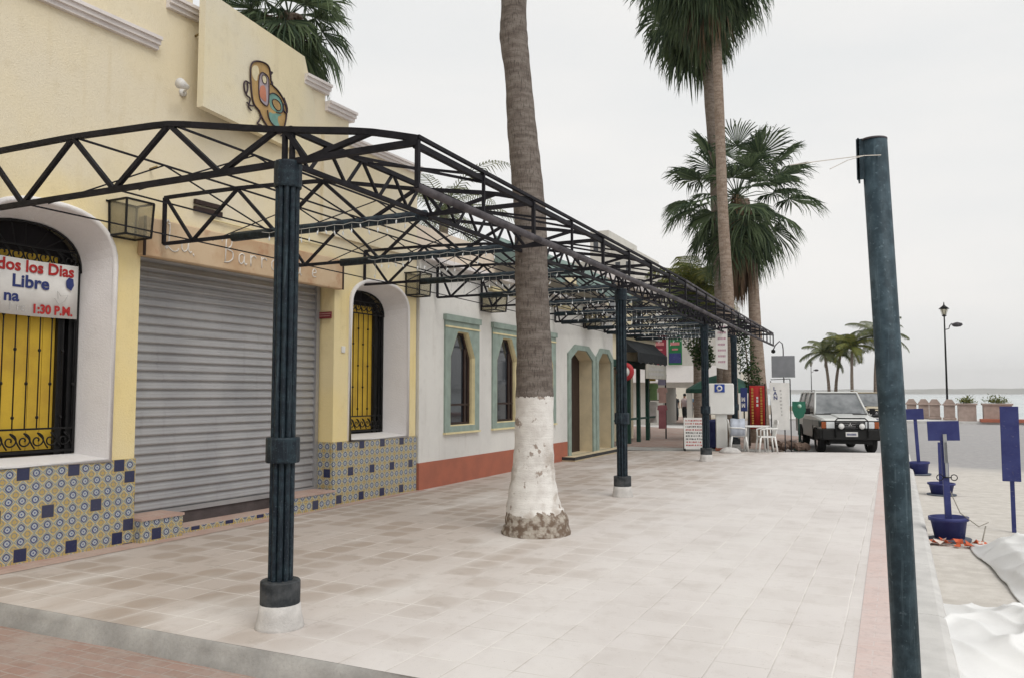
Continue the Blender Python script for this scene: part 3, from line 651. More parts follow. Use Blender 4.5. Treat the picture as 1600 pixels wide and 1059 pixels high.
# lanterns
def lantern(scale=1):
    t=empty('wall_lantern'); w_,h=.17,.38
    def P(z,k): return [(.02,-k*1.0,z),(.02+k*1.7,-k,z),(.02+k*1.7,k,z),(.02,k,z)]
    a=P(0,w_*.93); b=P(h,w_)
    q=MB()
    for r_ in (a,b):
        for i in range(4): q.bar(r_[i],r_[(i+1)%4],.02)
    for i in range(4): q.bar(a[i],b[i],.018)
    q.bar((-.0,-.2,h+.0),(.02,.2,h),.02); q.bar((0,-.17,0),(.02,.17,0),.02)
    q.build('frame',BLACK,t)
    q=MB(); 
    for i in range(4):
        j=(i+1)%4; ins=lambda p,c=(.02+w_*.85,0): (c[0]+(p[0]-c[0])*.96,c[1]+(p[1]-c[1])*.96,p[2])
        vs=[ins(a[i]),ins(a[j]),ins(b[j]),ins(b[i])]; q.add(vs,[(0,1,2,3)])
    q.add([(p[0],p[1],p[2]+.003) for p in a],[(0,1,2,3)]); q.build('glass_panes',FROST,t)
    return t
LG='black lanterns along the shop fronts'
lab=['large black box lantern between first arched window and La Barra sign','black box lantern on narrow yellow pier next to white wall','black box lantern on white wall between the two nearest green framed windows','black box lantern on white wall near the first arched doorway']
l0=lantern(); at(l0,(0,1.13,3.36)); tag(l0,lab[0],'lantern',LG)
l1=copy_tree(l0); at(l1,(0,6.66,3.30)); l1['label']=lab[1]
l2=copy_tree(l0); l2.location=(-7.4,14.3,3.28); l2.rotation_euler=(0,0,0); l2['label']=lab[2]; l2.scale=(1.2,1.4,.8)
l3=copy_tree(l0); l3.location=(-7.4,20.1,3.4); l3.rotation_euler=(0,0,0); l3['label']=lab[3]; l3.scale=(1.2,1.4,.8)
# banner in the first window
B=empty('menu_banner'); at(B,(-.34,-.55,2.45)); tag(B,'white cloth sign tied to grille of the leftmost window, red and blue lettering','sign')
m_=MB(); n=12; vs=[];fs=[]
for i in range(n+1):
    for k in range(2):
        s=1.42*i/n; sag=-.02*math.sin(math.pi*i/n)
        vs.append((.004*math.sin(i*1.3),s,(.0 if k==0 else .58)+sag+.035*(1-i/n)))
for i in range(n): a=2*i; fs.append((a,a+2,a+3,a+1))
m_.add(vs,fs,True); bo=m_.build('cloth',SIGNW,B); so=bo.modifiers.new('s','SOLIDIFY'); so.thickness=.004
text('line_one','Todos los Dias',.168,RED,B,(.007,.365,.45),FACE_X,sx=.98,bold=.005)
text('line_two','Libre',.18,NAVY,B,(.007,.705,.285),FACE_X,sx=1.05,bold=.005)
text('line_three','na',.16,NAVY,B,(.007,.63,.135),FACE_X,sx=1.05,bold=.005)
text('faded_words','1 rc',.115,GREYL,B,(.007,.67,.04),FACE_X)
text('line_four','1:30 P.M.',.13,RED,B,(.007,.92,.03),FACE_X,sx=.92,bold=.005)
m_=MB(); m_.prism([(1.28,.33),(1.33,.30),(1.36,.36),(1.35,.43),(1.30,.44),(1.27,.40)],F,.024,.02); m_.build('blue_mark',NAVY,B)
m_=MB(); m_.tube([F(1.15,.2,.022),F(1.2,.14,.022),F(1.26,.18,.022),F(1.3,.25,.022),F(1.22,.23,.022),F(1.18,.28,.022),F(1.19,.2,.022)],.003,4); m_.build('faded_drawing',GREYL,B)

# ================================================================ WHITE BUILDING (local y from its near corner)
WB=empty('white_building',(-7.4,11.82,0),0,'white textured building with sage green window surrounds and terracotta wall foot','building')
y0=11.82
def octo(s0,s1,z0,zs,zt,c=.3):
    w_=s1-s0; return [(s0,z0),(s1,z0),(s1,zs),(s1-w_*.15,zs+(zt-zs)*.52),(s1-w_*.29,zt),(s0+w_*.29,zt),(s0+w_*.15,zs+(zt-zs)*.52),(s0,zs)]
wins=[(12.66-y0,13.98-y0),(14.57-y0,15.93-y0),(16.55-y0,17.93-y0)]
WO=[octo(a+.19,b-.19,1.05,2.33,2.80) for a,b in wins]
DO=[octo(18.93-y0,20.55-y0,.10,2.52,2.76),octo(21.02-y0,22.12-y0,.10,2.52,2.76)]
m_=MB(); m_.sheet([(0,.46),(18.72-y0,.46),(18.72-y0,0),(22.35-y0,0),(22.35-y0,3.95),(0,3.95)],[[(p_[0]+(.006 if p_[0]>sum(q_[0] for q_ in o_)/8 else -.006),p_[1]+(.006 if p_[1]>1.5 else -.006)) for p_ in o_] for o_ in WO+DO],F,0,-.25); m_.build('wall',WHITE,WB)
m_=MB(); m_.box((-.25,0,-.05),(.012,18.72-y0,.46)); m_.build('wall_foot',TERRA,WB)
m_=MB(); m_.box((-9,0,-.3),(-1.3,22.34-y0,4.0)); m_.box((-1.3,0,3.95),(-.26,22.34-y0,4.0)); m_.box((-1.3,22.25-y0,0),(-.26,22.34-y0,3.95)); m_.build('rear_block',WHITE,WB)
m_=MB(); m_.box((-2,0.02,4.0),(-.12,3.6,4.62)); m_.box((-2,3.6,4.0),(-.12,10.4,4.5)); m_.build('upper_wall',PINKC,WB)
m_=MB(); m_.box((-.5,-.0,3.953),(.2,22.4-y0,4.03)); m_.build('ledge',MOLD,WB)
m_=MB(); m_.box((-.13,2.6,3.72),(.10,10.5,3.80)); m_.build('string_course',LYEL,WB)
for (a,b),o in zip(wins,WO):
    fr=MB(); fr.sheet([(a,.92),(b,.92),(b,3.08),(a,3.08)],[o],F,.035,-.002); W=fr.build('window',TEAL,WB)
    q=MB(); q.box((0,a-.03,2.98),(.07,b+.03,3.09)); q.build('head_cornice',TEAL,W)
    q=MB(); q.box((.034,a-.01,2.855),(.05,b+.01,2.885)); q.build('trim_line',LYEL,W); q=MB(); q.box((.0,a-.02,.905),(.06,b+.02,.94)); q.build('sill',LYEL,W)
    c=((a+b)/2,1.9); inn=[(c[0]+(p[0]-c[0])*.95,c[1]+(p[1]-c[1])*.98) for p in o]
    q=MB(); q.loft([F(*p,.037) for p in o],[F(*p,-.02) for p in inn]); q.loft([F(*p,-.02) for p in inn],[F(*p,-.115) for p in inn]); q.build('cream_reveal',LYEL,W)
    q=MB(); q.prism(inn,F,-.10,-.115); q.build('pane',GLASS,W)
    i0,i1=inn[0][0],inn[1][0]
    q=MB(); q.sheet([tuple(p) for p in inn],[[(c[0]+(p[0]-c[0])*.84,c[1]+(p[1]-c[1])*.95) for p in inn]],F,-.07,-.098)
    q.box((-.097,i1-.22,inn[0][1]),(-.068,i1-.15,2.5)); q.box((-.095,i0,1.42),(-.066,i1,1.455)); q.build('wood_frame',DARKW,W)
for k,(o,(a,b)) in enumerate(zip(DO,[(18.72-y0,20.75-y0),(20.82-y0,22.32-y0)])):
    w_=.19 if k==0 else .17
    outer=[(o[0][0]-w_,0.06),(o[1][0]+w_,0.06)]+[(o[i][0]+(w_ if i<5 else -w_)*(1 if i in(2,7) else .85),o[i][1]+.13) for i in range(2,8)]
    fr=MB(); fr.sheet(outer,[[(p[0],max(p[1],.1)) for p in o]],F,.04,-.002); W=fr.build('doorway',TEAL,WB)
    q=MB(); q.loft([F(*p,.0) for p in o],[F(*p,-.40) for p in o]); q.build('reveal',BEIGE,W)
    q=MB(); q.prism(o,F,-.36,-.39); q.build('door',DARKW,W)
m_=MB(); m_.box((0.013,18.35-y0,-.02),(.34,22.38-y0,.10)); st=m_.build('doorstep',BEIGE,WB); 
m_=MB(); m_.box((.34,18.33-y0,.035),(.355,22.4-y0,.106)); m_.box((.0,18.335-y0,.035),(.34,18.35-y0,.106)); m_.build('dark_edge',mat('dark_step_edge',(.05,.05,.052,1),.3,8,.8),st)
# teal awnings over the upper wall
def awning(name,y0_,y1_,x0,x1,z0,z1,m,drop,label,n=None,cat='awning'):
    q=MB(); N=n or int((y1_-y0_)/.3); vs=[];fs=[]
    for i in range(N+1):
        yy=y0_+(y1_-y0_)*i/N; sc_=.02*math.sin(i*2.1)
        vs+=[(x0,yy,z0),((x0+x1)/2,yy,(z0+z1)/2-.03+sc_*.4),(x1,yy,z1),(x1+.005,yy,z1-drop*(1 if i%2 else .82))]
    for i in range(N):
        for k in range(3): a=4*i+k; fs.append((a,a+4,a+5,a+1))
    for e_ in (0,N): a=4*e_; vs.append((x0,vs[a][1],z1)); fs.append((a,a+1,a+2,len(vs)-1))
    q.add(vs,fs); o=q.build(name,m); s=o.modifiers.new('s','SOLIDIFY'); s.thickness=.008
    return tag(o,label,cat)
AWT=mat('sage_awning_canvas',(.20,.27,.25,1),.25,3,.85,bmp=.004)
awning('awning',14.9,17.0,-7.5,-6.75,4.95,4.35,AWT,.22,'sage green canvas awning above the middle windows of the white building')
awning('awning',17.6,22.0,-7.5,-6.7,5.0,4.4,AWT,.25,'sage green canvas awning above the doorways of the white building')

# ================================================================ PERGOLA
PP=[(4.56,-4.0),(12.55,-4.01),(19.88,-4.22),(24.3,-4.30)]
def ip(t,x):
    if x<=t[0][0]: return t[0][1]
    for (a,b),(c,d) in zip(t,t[1:]):
        if x<=c: return b+(d-b)*(x-a)/(c-a)
    return t[-1][1]
xp=lambda y: ip(PP,y)
xo=lambda y: xp(y)+1.12
ZT=[(-4.6,3.86),(-3.4,3.88),(-2.4,3.87),(-1.24,3.82),(-.13,3.61),(.73,3.475),(1.12,3.37)]   # top chord height over x-xp
PG=empty('pergola',(-4,4.56,0),0,'long dark iron pergola of arched trusses on fluted posts over the pavement','pergola')
PG.location=(0,0,0)
def truss(y):
    q=MB(); X0=-7.60 if y<5 else (-7.50 if y<11.7 else -7.33); c=xp(y); zb=3.345; e=xo(y); top=lambda x: ip(ZT,x-c)
    j=rnd.uniform(-.01,.01); thick=.043 if y<5 else .036
    q.bar((X0,y,zb),(e,y,zb),thick)
    xs=[X0+(e-X0)*i/26 for i in range(27)]
    pts=[]
    for x in xs: pts.append((x,y,(top(x-.12)+top(x)+top(x+.12))/3 if x<e-.15 else top(x)))
    q.tube(pts,thick*.72,4,smooth=False)
    q.bar((X0+.0,y,zb),(X0,y,top(X0)),thick)
    ap=[X0+.02,c-2.40,c-1.24,c-.13,c+.73]; bt=[c-3.05,c-1.86,c-.67,c+.17]
    for k,b in enumerate(bt):
        for a in (ap[k],ap[k+1]):
            if k==3 and a<c: a=c-.02
            q.bar((b,y,zb),(a,y,top(a)-.01),thick*.85)
    q.bar((e,y,3.36),(e,y,3.03),.03)
    return q.build('truss',IRON,PG)
TY=[4.56,6.5,8.4,10.35,12.3,14.0,15.9,17.8,19.75,21.4,22.9,24.35]
for y in TY: truss(y)
# wrapped lower cross tubes with lamps
for y in TY[1:]:
    q=MB(); x0=xp(y)-2.45 if y<16 else xp(y)-3.0; q.tube([(x0,y+.0,3.335),(xp(y)+.0,y,3.345)],.05,8); q.build('cross_tube',POST,PG)
# truss along the posts
for (ya,yb) in ((TY[0],TY[4]),(TY[4],TY[8]),(TY[8],TY[-1])):
    q=MB(); q.bar((xp(ya),ya,3.60),(xp(yb),yb,3.60),.04); q.bar((xp(ya),ya,3.345),(xp(yb),yb,3.345),.036)
    y=ya
    while y<yb-.3:
        q.bar((xp(y),y,3.59),(xp(y),y+.22,3.35),.022); q.bar((xp(y),y+.24,3.35),(xp(y),y+.44,3.59),.022); y+=.46
    q.build('post_line_truss',IRON,PG)
    q=MB(); q.bar((xo(ya),ya,3.385),(xo(yb),yb,3.385),.026); q.bar((xo(ya)-.02,ya,3.33),(xo(yb)-.02,yb,3.33),.04); q.build('outer_top_rail',IRON if ya<5 else DUSTY,PG)
    q=MB(); q.tube([(xo(ya),ya,3.035),(xo(yb),yb,3.035)],.03,8)
    q.build('outer_lower_tube',DUSTY,PG)
    q=MB()
    for i,y in enumerate(TY):
        if ya<=y<yb: 
            ym=(y+TY[i+1])/2; q=MB(); q.bar((xo(ym),ym,3.37),(xo(ym),ym,3.04),.022)
            q.bar((xp(ym)+.02,ym,3.59),(xo(ym)-.0,ym,3.36),.02); q.bar((xp(y)+.5,y+.05,3.35),(xo(ym),ym,3.30),.018); q.build('outer_strut',IRON,PG)
# purlins and thin braces
for off in (-2.40,-1.24):
    q=MB(); zt=ip(ZT,off)
    for a,b in zip(TY,TY[1:]):
        q.bar((xp(a)+off,a,zt),(xp(b)+off,b,zt),.017)
        m=(a+b)/2; o2=off+.55
        q.bar((xp(m)+off,m,zt),(xp(a)+o2-1.0,a+.1,3.35),.013); q.bar((xp(m)+off,m,zt),(xp(b)+o2-.1,b,3.36),.013)
    q.build('purlin',IRON,PG)
for off in (-3.05,-1.86,-.67):
    q=MB()
    for a,b in zip(TY,TY[1:]): q.bar((xp(a)+off,a,3.35),(xp(b)+off,b,3.35),.013)
    q.build('lower_tie_rod',IRON,PG)
# fluted posts
def fl_post():
    q=MB(); n=10; N=n*8; vs=[]
    for z in (.0,3.26):
        for k in range(N):
            t=2*math.pi*k/N; r=.060+.029*abs(math.sin(n*t/2))**.5; vs.append((r*math.cos(t),r*math.sin(t),z))
    q.add(vs,[(k,(k+1)%N,(k+1)%N+N,k+N) for k in range(N)]+[tuple(range(2*N-1,N-1,-1))],False); return q
def oct_ring(r0,r1,z0,z1,n=16):
    q=MB(); q.lathe([(r0,z0),(r1,z0),(r1+.004,z0+.012),(r1+.004,z1-.012),(r1,z1),(r0,z1)],n=n,smooth=False); return q
pm=None
for i,(y,x) in enumerate(PP):
    if pm is None:
        pm=fl_post().build('post',POST,PG,loc=(x,y,.0)); 
        oct_ring(.05,.097,3.15,3.345).build('capital_collar',POST,pm)
        oct_ring(.05,.116,1.155,1.335).build('middle_collar',POST,pm)
        q=MB(); q.lathe([(.05,.165),(.14,.165),(.14,.318),(.134,.326),(.05,.327)],n=20,smooth=False); q.build('base_collar',mat('dark_base_paint_with_cement',(.015,.02,.024,1),.3,9,.7,bmp=.006,c2=(.07,.075,.08,1)),pm)
        q=MB(); q.lathe([(.178,-.02),(.168,.02),(.152,.09),(.142,.165),(.12,.17)],n=24); q.build('cement_foot',FOOT,pm)
        q=MB(); 
        for dx in (-.035,.035): q.bar((dx,0,3.34),(dx,0,3.60),.032)
        q.build('neck_bars',IRON,pm)
    else:
        c=copy_tree(pm,PG); c.location=(x,y,0); c.rotation_euler=(0,0,.3*i)
# icicle lights hung from the cross tubes
icm=mat('pale_lamp_cord',(.50,.50,.48,1),.1,9,.6,bmp=0)
bulb_me=None; kk=0
names=['second','third','fourth','fifth','sixth','seventh','eighth','ninth','tenth','eleventh','twelfth']
for i,y in enumerate(TY[1:]):
    t=empty('string_lights',(0,0,0),0,'white icicle string lights hung along the %s truss from the near end'%names[i],'string lights','icicle lights hung from the pergola trusses')
    x0=xp(y)-2.0; x1=xp(y)-.1; q=MB(); n=18; pts=[]
    for k in range(n+1): pts.append((x0+(x1-x0)*k/n,y-.045,3.345-.02*abs(math.sin(k*1.7))))
    q.tube(pts,.004,4); drops=[]
    for k in range(1,n):
        l=rnd.choice((.04,.09,.14,.2))
        if i==0: l*=.55
        x,_,z=pts[k]; q.tube([(x,y-.045,z),(x+rnd.uniform(-.02,.02),y-.045,z-l)],.0025,3); drops.append((x,z-l))
    q.build('cord',icm,t)
    for x,z in drops:
        if bulb_me is None:
            b=MB(); b.lathe([(.002,-.035),(.008,-.022),(.009,-.005),(.006,.01)],n=6); o=b.build('bulb',LENS,t,loc=(x,y-.045,z)); bulb_me=o.data
        else:
            o=bpy.data.objects.new('bulb',bulb_me); COL.objects.link(o); o.parent=t; o.location=(x,y-.045,z)
        o.rotation_euler=(rnd.uniform(-.4,.4),rnd.uniform(-.4,.4),0)
# banner hanging from the far end of the pergola
q=MB(); q.prism([(-.155,2.36),(.155,2.30),(.165,3.56),(-.165,3.64)],lambda u,v,d:(u,d,v),-.012,.012); hb=q.build('hanging_banner',SIGNW); hb.location=(-4.32,22.55,0); hb.rotation_euler=(0,0,R(8)); tag(hb,'tall white banner hanging from far end of the iron pergola','banner')
q=MB()
for r_ in range(7):
    z=3.45-r_*.16; s=-.1
    while s<.08: w_=rnd.uniform(.015,.05); q.prism([(s,z),(s+w_,z-.01),(s+w_+.01,z+.05),(s+.005,z+.055)],lambda u,v,d:(u,d,v),-.014,-.0125); s+=w_+.012
q.build('faded_writing',mat('faded_pink_writing',(.55,.35,.42,1),.3,20,.7,bmp=0),hb)

# ================================================================ LEANING STREET POLE
SP=empty('leaning_pole',(0,0,0),0,'teal painted steel pole leaning slightly at the kerb, split open at its top','pole')
SP.location=(-.01,4.03,-.1); 
q=MB(); q.tube([(.03,0,0),(.0,0,1.4),(-.048,0,2.92)],[.057,.057,.056],24); q.build('shaft',POLE,SP)
q=MB(); q.prism([(-.105,.0),(-.045,.0),(-.045,.008),(-.105,.008)],lambda u,v,d:(u-.02,v-.03,d),2.735,2.925); q.prism([(-.117,-.03),(-.109,-.03),(-.109,.03),(-.117,.03)],lambda u,v,d:(u-.003,v,d),2.73,2.93); q.build('bracket',POLE,SP)
q=MB(); q.lathe([(.03,0),(.0585,0),(.0585,.008),(.03,.008)],(-.05,0,2.915),24); q.build('rim',DUSTY,SP)
q=MB(); q.tube([(-.02,-.058,2.83),(-.09,-.066,2.834),(-.19,-.06,2.835),(-.42,-.03,2.84)],.0022,4); q.tube([(-.09,-.066,2.834),(-.16,-.07,2.82),(-.24,-.06,2.79)],.0018,4); q.build('wire',CHALK,SP)

# ================================================================ PALMS
def trunk(mb,pts,rs,n=18):
    # smooth resample with slight lumps
    P=[Vector(p) for p in pts]; out=[];ro=[]
    for i in range(len(P)-1):
        p0=P[max(i-1,0)];p1=P[i];p2=P[i+1];p3=P[min(i+2,len(P)-1)]
        for k in range(6):
            t=k/6; out.append(.5*((2*p1)+(p2-p0)*t+(2*p0-5*p1+4*p2-p3)*t*t+(3*p1-p0-3*p2+p3)*t**3)); ro.append((rs[i]*(1-t)+rs[i+1]*t)*(1+.02*math.sin(len(out)*1.9)))
    out.append(P[-1]); ro.append(rs[-1]); mb.tube(out,ro,n)
def fan_leaf(mb,c,az,el,pet,Rl,nb=26,droop=.5,spread=115,rg=rnd):
    h=Vector((math.cos(az),math.sin(az),0)); 
    d0=h*math.cos(el)+Vector((0,0,1))*math.sin(el)
    mid=c+d0*pet*.55; el2=el-.35*droop-.1; d1=h*math.cos(el2)+Vector((0,0,math.sin(el2)))
    e=mid+d1*pet*.45
    mb.tube([c,mid,e],[.022,.016,.01],4,smooth=False)
    side=Vector((-h.y,h.x,0)); up=side.cross(d1).normalized()
    if up.z<0: up=-up
    for k in range(nb):
        a=R(spread)*(2*k/(nb-1)-1); Lb=Rl*(1-.28*abs(a/R(spread))**2)*rg.uniform(.9,1.06)
        dd=(d1*math.cos(a)+side*math.sin(a)+up*.12*math.cos(a)).normalized()
        perp=(side*math.cos(a)-d1*math.sin(a)).normalized()
        w_=Rl*R(2*spread)/nb*.36
        p1=e+dd*Lb*.55; sp=rg.uniform(-.12,.12)
        g_=droop*rg.uniform(.7,1.3)
        dr=Vector((0,0,-1)); p2=e+(dd+perp*sp)*Lb*.80+dr*Lb*.12*g_; p3=e+(dd+perp*sp*1.3)*Lb*(1.0-.14*g_)+dr*Lb*.42*g_
        f=up*w_*.35*(1 if k%2 else -1)
        if rg.random()<.06: continue
        pl=p1.lerp(p2,.25); k2=rg.uniform(.55,1.0)
        vs=[e-perp*.004,e+perp*.004,p1-perp*w_*.52+f,p1+perp*w_*.52-f,p2-perp*w_*.22,p2+perp*w_*.22,p2.lerp(p3,k2),pl,p2.lerp(p3,.9)+perp*w_*rg.uniform(-2.2,2.2)]
        mb.add(vs,[(0,1,3,2),(2,3,5,4),(4,5,6),(2,7,8)])
def fan_crown(c,n,pet,Rl,seed,elmin=-.9,elmax=1.35,droop=.6,nb=26):
    rg=random.Random(seed); q=MB(); c=Vector(c)
    for i in range(n):
        az=i*2.39996+rg.uniform(-.2,.2); t=(i+.5)/n; el=elmax+(elmin-elmax)*t**.85+rg.uniform(-.12,.12)
        fan_leaf(q,c+Vector((0,0,-.25*t)),az,el,pet*rg.uniform(.85,1.15),Rl*rg.uniform(.85,1.1),nb,droop*(.5+.9*t),rg=rg)
    return q
def dead_skirt(c,L_,rad,n,seed,rt=.2):
    rg=random.Random(seed); q=MB()
    for i in range(n):
        a=rg.uniform(0,6.283); z0=c[2]-rg.uniform(0,L_*.55); r0=rt; l=rg.uniform(.35,.8)*L_*.6; r1=rt+rg.uniform(.05,rad)
        b=Vector((c[0]+r0*math.cos(a),c[1]+r0*math.sin(a),z0)); t=Vector((-math.sin(a),math.cos(a),0)); o=Vector((math.cos(a),math.sin(a),0))
        w_=rg.uniform(.02,.06); k=b+o*(r1-r0)*.8+Vector((0,0,-l*.35)); e=b+o*(r1-r0)+Vector((0,0,-l))+t*rg.uniform(-.1,.1)
        q.add([b-t*.01,b+t*.01,k-t*w_,k+t*w_,e],[(0,1,3,2),(2,3,4)])
    return q
def fan_palm(name,pts,rs,crown_c,n,pet,Rl,seed,label,sk=None,mat_t=TRK,**kw):
    t=empty(name,pts[0],0,label,'palm tree'); o=Vector(pts[0])
    q=MB(); trunk(q,[Vector(p)-o for p in pts],rs); q.build('trunk',mat_t,t)
    c=Vector(crown_c)-o; fan_crown(c,n,pet,Rl,seed,**kw).build('crown',LEAF,t)
    if sk: dead_skirt((c.x,c.y,c.z),sk[0],sk[1],sk[2],seed+1,sk[3]).build('dead_leaf_skirt',DEAD,t)
    return t
# whitewashed palm growing through the pergola
fan_palm('palm_tree',[(-3.90,8.85,-.05),(-3.90,8.85,.12),(-3.93,8.85,.3),(-3.935,8.85,.62),(-3.925,8.85,1.0),(-3.915,8.85,1.64),(-3.92,8.85,2.22),(-3.95,8.85,2.95),(-3.965,8.85,3.7),(-4.02,8.85,4.35),(-4.08,8.85,4.92),(-4.13,8.85,5.57),(-4.19,8.85,6.07),(-4.19,8.85,6.45),(-4.17,8.85,7.6),(-4.22,8.85,9.0)],
 [.43,.39,.33,.27,.235,.228,.21,.20,.197,.19,.182,.162,.178,.16,.15,.15],(-4.22,8.85,9.15),26,.9,1.0,11,'thick palm trunk with whitewashed lower part rising through the pergola',mat_t=TRW,sk=(1.2,.4,120,.16),nb=20)
fan_palm('palm_tree',[(-4.52,24.9,-.1),(-4.53,24.9,1.5),(-4.55,24.9,4.3),(-4.66,24.9,7.3),(-4.72,24.9,10.9),(-4.82,24.9,15.0)],[.27,.23,.185,.16,.145,.14],(-5.0,24.9,15.5),84,1.25,1.4,21,'tall palm with smooth pale trunk and big drooping crown, nearest of the far group',elmin=-1.35,droop=1.25,sk=(3.4,.8,520,.15),nb=32)
fan_palm('palm_tree',[(-5.30,28.2,-.1),(-5.36,28.2,4),(-5.48,28.2,8),(-5.54,28.2,9.9),(-5.68,28.2,12.2),(-5.74,28.2,14.3)],[.28,.23,.2,.19,.18,.17],(-6.2,28.2,15.7),46,1.3,1.4,31,'tall palm with darker trunk standing half hidden behind the tallest palm trunk',elmin=-1.3,droop=1.2,mat_t=TRK2,sk=(2.4,.7,400,.2),nb=20)
fan_palm('palm_tree',[(-4.22,28.6,-.1),(-4.24,28.6,1.5),(-4.32,28.6,4),(-4.42,28.6,6.6),(-4.60,28.6,8.4)],[.34,.28,.20,.175,.17],(-4.85,28.6,8.6),46,1.55,1.5,41,'stout medium height fan palm with wide round green crown',elmin=-1.2,elmax=1.4,droop=.9,sk=(4.4,.5,800,.17),nb=38)
# fan palm behind the yellow building
fan_palm('palm_tree',[(-14.2,16.2,-.1),(-14.2,16.2,6),(-14.1,16.2,11.6)],[.3,.25,.22],(-14.3,16.2,11.7),34,.9,1.3,51,'dark drooping palm rising behind the roof of the yellow building',elmin=-1.2,droop=1.2,sk=(1.6,.6,160,.2),nb=32)
def frond(mb,c,az,el,Lf,rg,nl=26,curl=1.0,w=.03,ll=.5):
    h=Vector((math.cos(az),math.sin(az),0)); p=Vector(c); pts=[p.copy()]; e=el; n=12
    for i in range(n):
        e-=curl*(.06+.16*i/n); p=p+(h*math.cos(e)+Vector((0,0,math.sin(e))))*Lf/n; pts.append(p.copy())
    mb.tube(pts,[.022*(1-i/n*.85) for i in range(n+1)],4,smooth=False)
    side=Vector((-h.y,h.x,0))
    for k in range(nl):
        t=(k+1.5)/(nl+1.5)*n; i=min(int(t),n-1); b=pts[i].lerp(pts[i+1],t-i); d=(pts[i+1]-pts[i]).normalized()
        l=ll*math.sin(math.pi*min(.98,(.12+.86*k/nl)))**.6*rg.uniform(.85,1.1)
        for sg in (-1,1):
            q=(side*sg*.85+d*.55+Vector((0,0,-.15))).normalized(); m=b+q*l*.55; e_=b+q*l*.9+Vector((0,0,-l*rg.uniform(.2,.5)))
            mb.add([b-d*w*.4,b+d*w*.4,m+d*w*.6,m-d*w*.6,e_],[(0,1,2,3),(3,2,4)])
def coconut(pts,rs,cc,n,Lf,seed,label,group=None,m=LEAFC,ll=.5,w=.03,elmin=-.5,nl=26,curl=1.0):
    t=empty('coconut_palm',pts[0],0,label,'palm tree',group); o=Vector(pts[0]); rg=random.Random(seed)
    q=MB(); trunk(q,[Vector(p)-o for p in pts],rs,12); q.build('trunk',TRK2,t)
    q=MB()
    for i in range(n):
        tt=(i+.5)/n; frond(q,Vector(cc)-o,i*2.39996+rg.uniform(-.3,.3),1.25+(elmin-1.25)*tt+rg.uniform(-.1,.1),Lf*rg.uniform(.8,1.1),rg,ll=ll*Lf/2.2,w=w,nl=nl,curl=curl)
    q.build('crown',m,t); return t
coconut([(-12,20.5,-.1),(-12.1,20.5,4),(-12.0,20.5,6.9)],[.2,.16,.14],(-12.0,20.5,7.0),16,2.7,61,'coconut palm whose fronds show above roof of the yellow building',elmin=-.3)
coconut([(-7.3,33,-.1),(-7.3,33,3),(-7.3,33,5.9)],[.2,.17,.15],(-7.3,33,6.1),36,2.4,62,'yellowing bushy palm beyond the pergola, left of the tallest trunk',m=LEAFY,elmin=-1.0,ll=.8,w=.05,nl=34)
CG='coconut palms along the sea front'
coconut([(-4.95,70,ZR),(-4.9,70,2.2),(-5.15,70,4.8)],[.19,.12,.10],(-5.17,70,5.0),14,2.3,63,'leftmost slim coconut palm on the sea front behind the white off-roader',CG,ll=.72,w=.05,nl=40,elmin=-.35,curl=.72)
coconut([(-4.55,72,ZR),(-4.45,72,2.6),(-4.0,72,5.2)],[.19,.12,.10],(-3.98,72,5.5),13,2.3,64,'curved coconut palm, second from left on the sea front',CG,ll=.72,w=.05,nl=40,elmin=-.35,curl=.72)
coconut([(-3.1,69,ZR),(-3.12,69,2.6),(-3.05,69,5.0)],[.16,.12,.10],(-3.05,69,5.4),13,2.1,65,'yellowish coconut palm with straight trunk, third from left on the sea front',CG,m=LEAFY,ll=.75,w=.05,nl=40,elmin=-.35,curl=.72)
coconut([(-1.45,70,ZR),(-1.42,70,3),(-1.2,70,5.9)],[.2,.14,.12],(-1.18,70,6.2),17,2.7,66,'tallest and darkest coconut palm on the sea front, partly behind the leaning pole',CG,ll=.72,w=.05,nl=40,elmin=-.35,curl=.72)
# leafy growth near the far palms
def bush(name,label,cat,blobs,n,seed,ls=.09,m=LEAFB,stem=None):
    rg=random.Random(seed); t=empty(name,(blobs[0][0],blobs[0][1],0),0,label,cat); o=Vector((blobs[0][0],blobs[0][1],0)); q=MB()
    for i in range(n):
        b=rg.choice(blobs); 
        while True:
            v=Vector((rg.uniform(-1,1),rg.uniform(-1,1),rg.uniform(-1,1)))
            if .25<v.length<1: break
        p=Vector(b[:3])+Vector((v.x*b[3],v.y*b[3],v.z*b[4]))-o
        a=Vector((rg.uniform(-1,1),rg.uniform(-1,1),rg.uniform(-.6,.4))).normalized()*ls*rg.uniform(.7,1.4); c_=a.cross(Vector((rg.uniform(-1,1),rg.uniform(-1,1),rg.uniform(-1,1)))).normalized()*ls*.4
        q.add([p,p+a*.5+c_,p+a,p+a*.5-c_],[(0,1,2,3)])
    q.build('foliage',m,t)
    if stem:
        q=MB()
        for s_ in stem: q.tube([Vector(p)-o for p in s_],[.07,.04,.02][:len(s_)] if len(s_)<=3 else .03,6)
        q.build('stems',TRK2,t)
    return t
bush('leafy_tree','small dark green tree hanging over walkway between umbrella and pergola','tree',[(-6.9,31,3.9,.55,.8),(-6.7,31.4,3.1,.4,.55),(-7.2,31,4.9,.5,.5)],2000,71,.12,stem=[[(-6.45,31.2,-.1),(-6.5,31.2,1.8),(-6.9,31.1,3.9)],[(-6.5,31.2,1.8),(-6.6,31.3,3.0)]])
bush('climbing_plant','leafy green climber on the stout fan palm trunk behind signs','plant',[(-4.35,26.6,2.9,.32,.7),(-4.15,26.7,2.1,.28,.6),(-4.45,26.6,3.7,.22,.5)],1500,72,.075,stem=[[(-4.3,26.7,-.1),(-4.25,26.7,1.8),(-4.35,26.6,3.4)]])

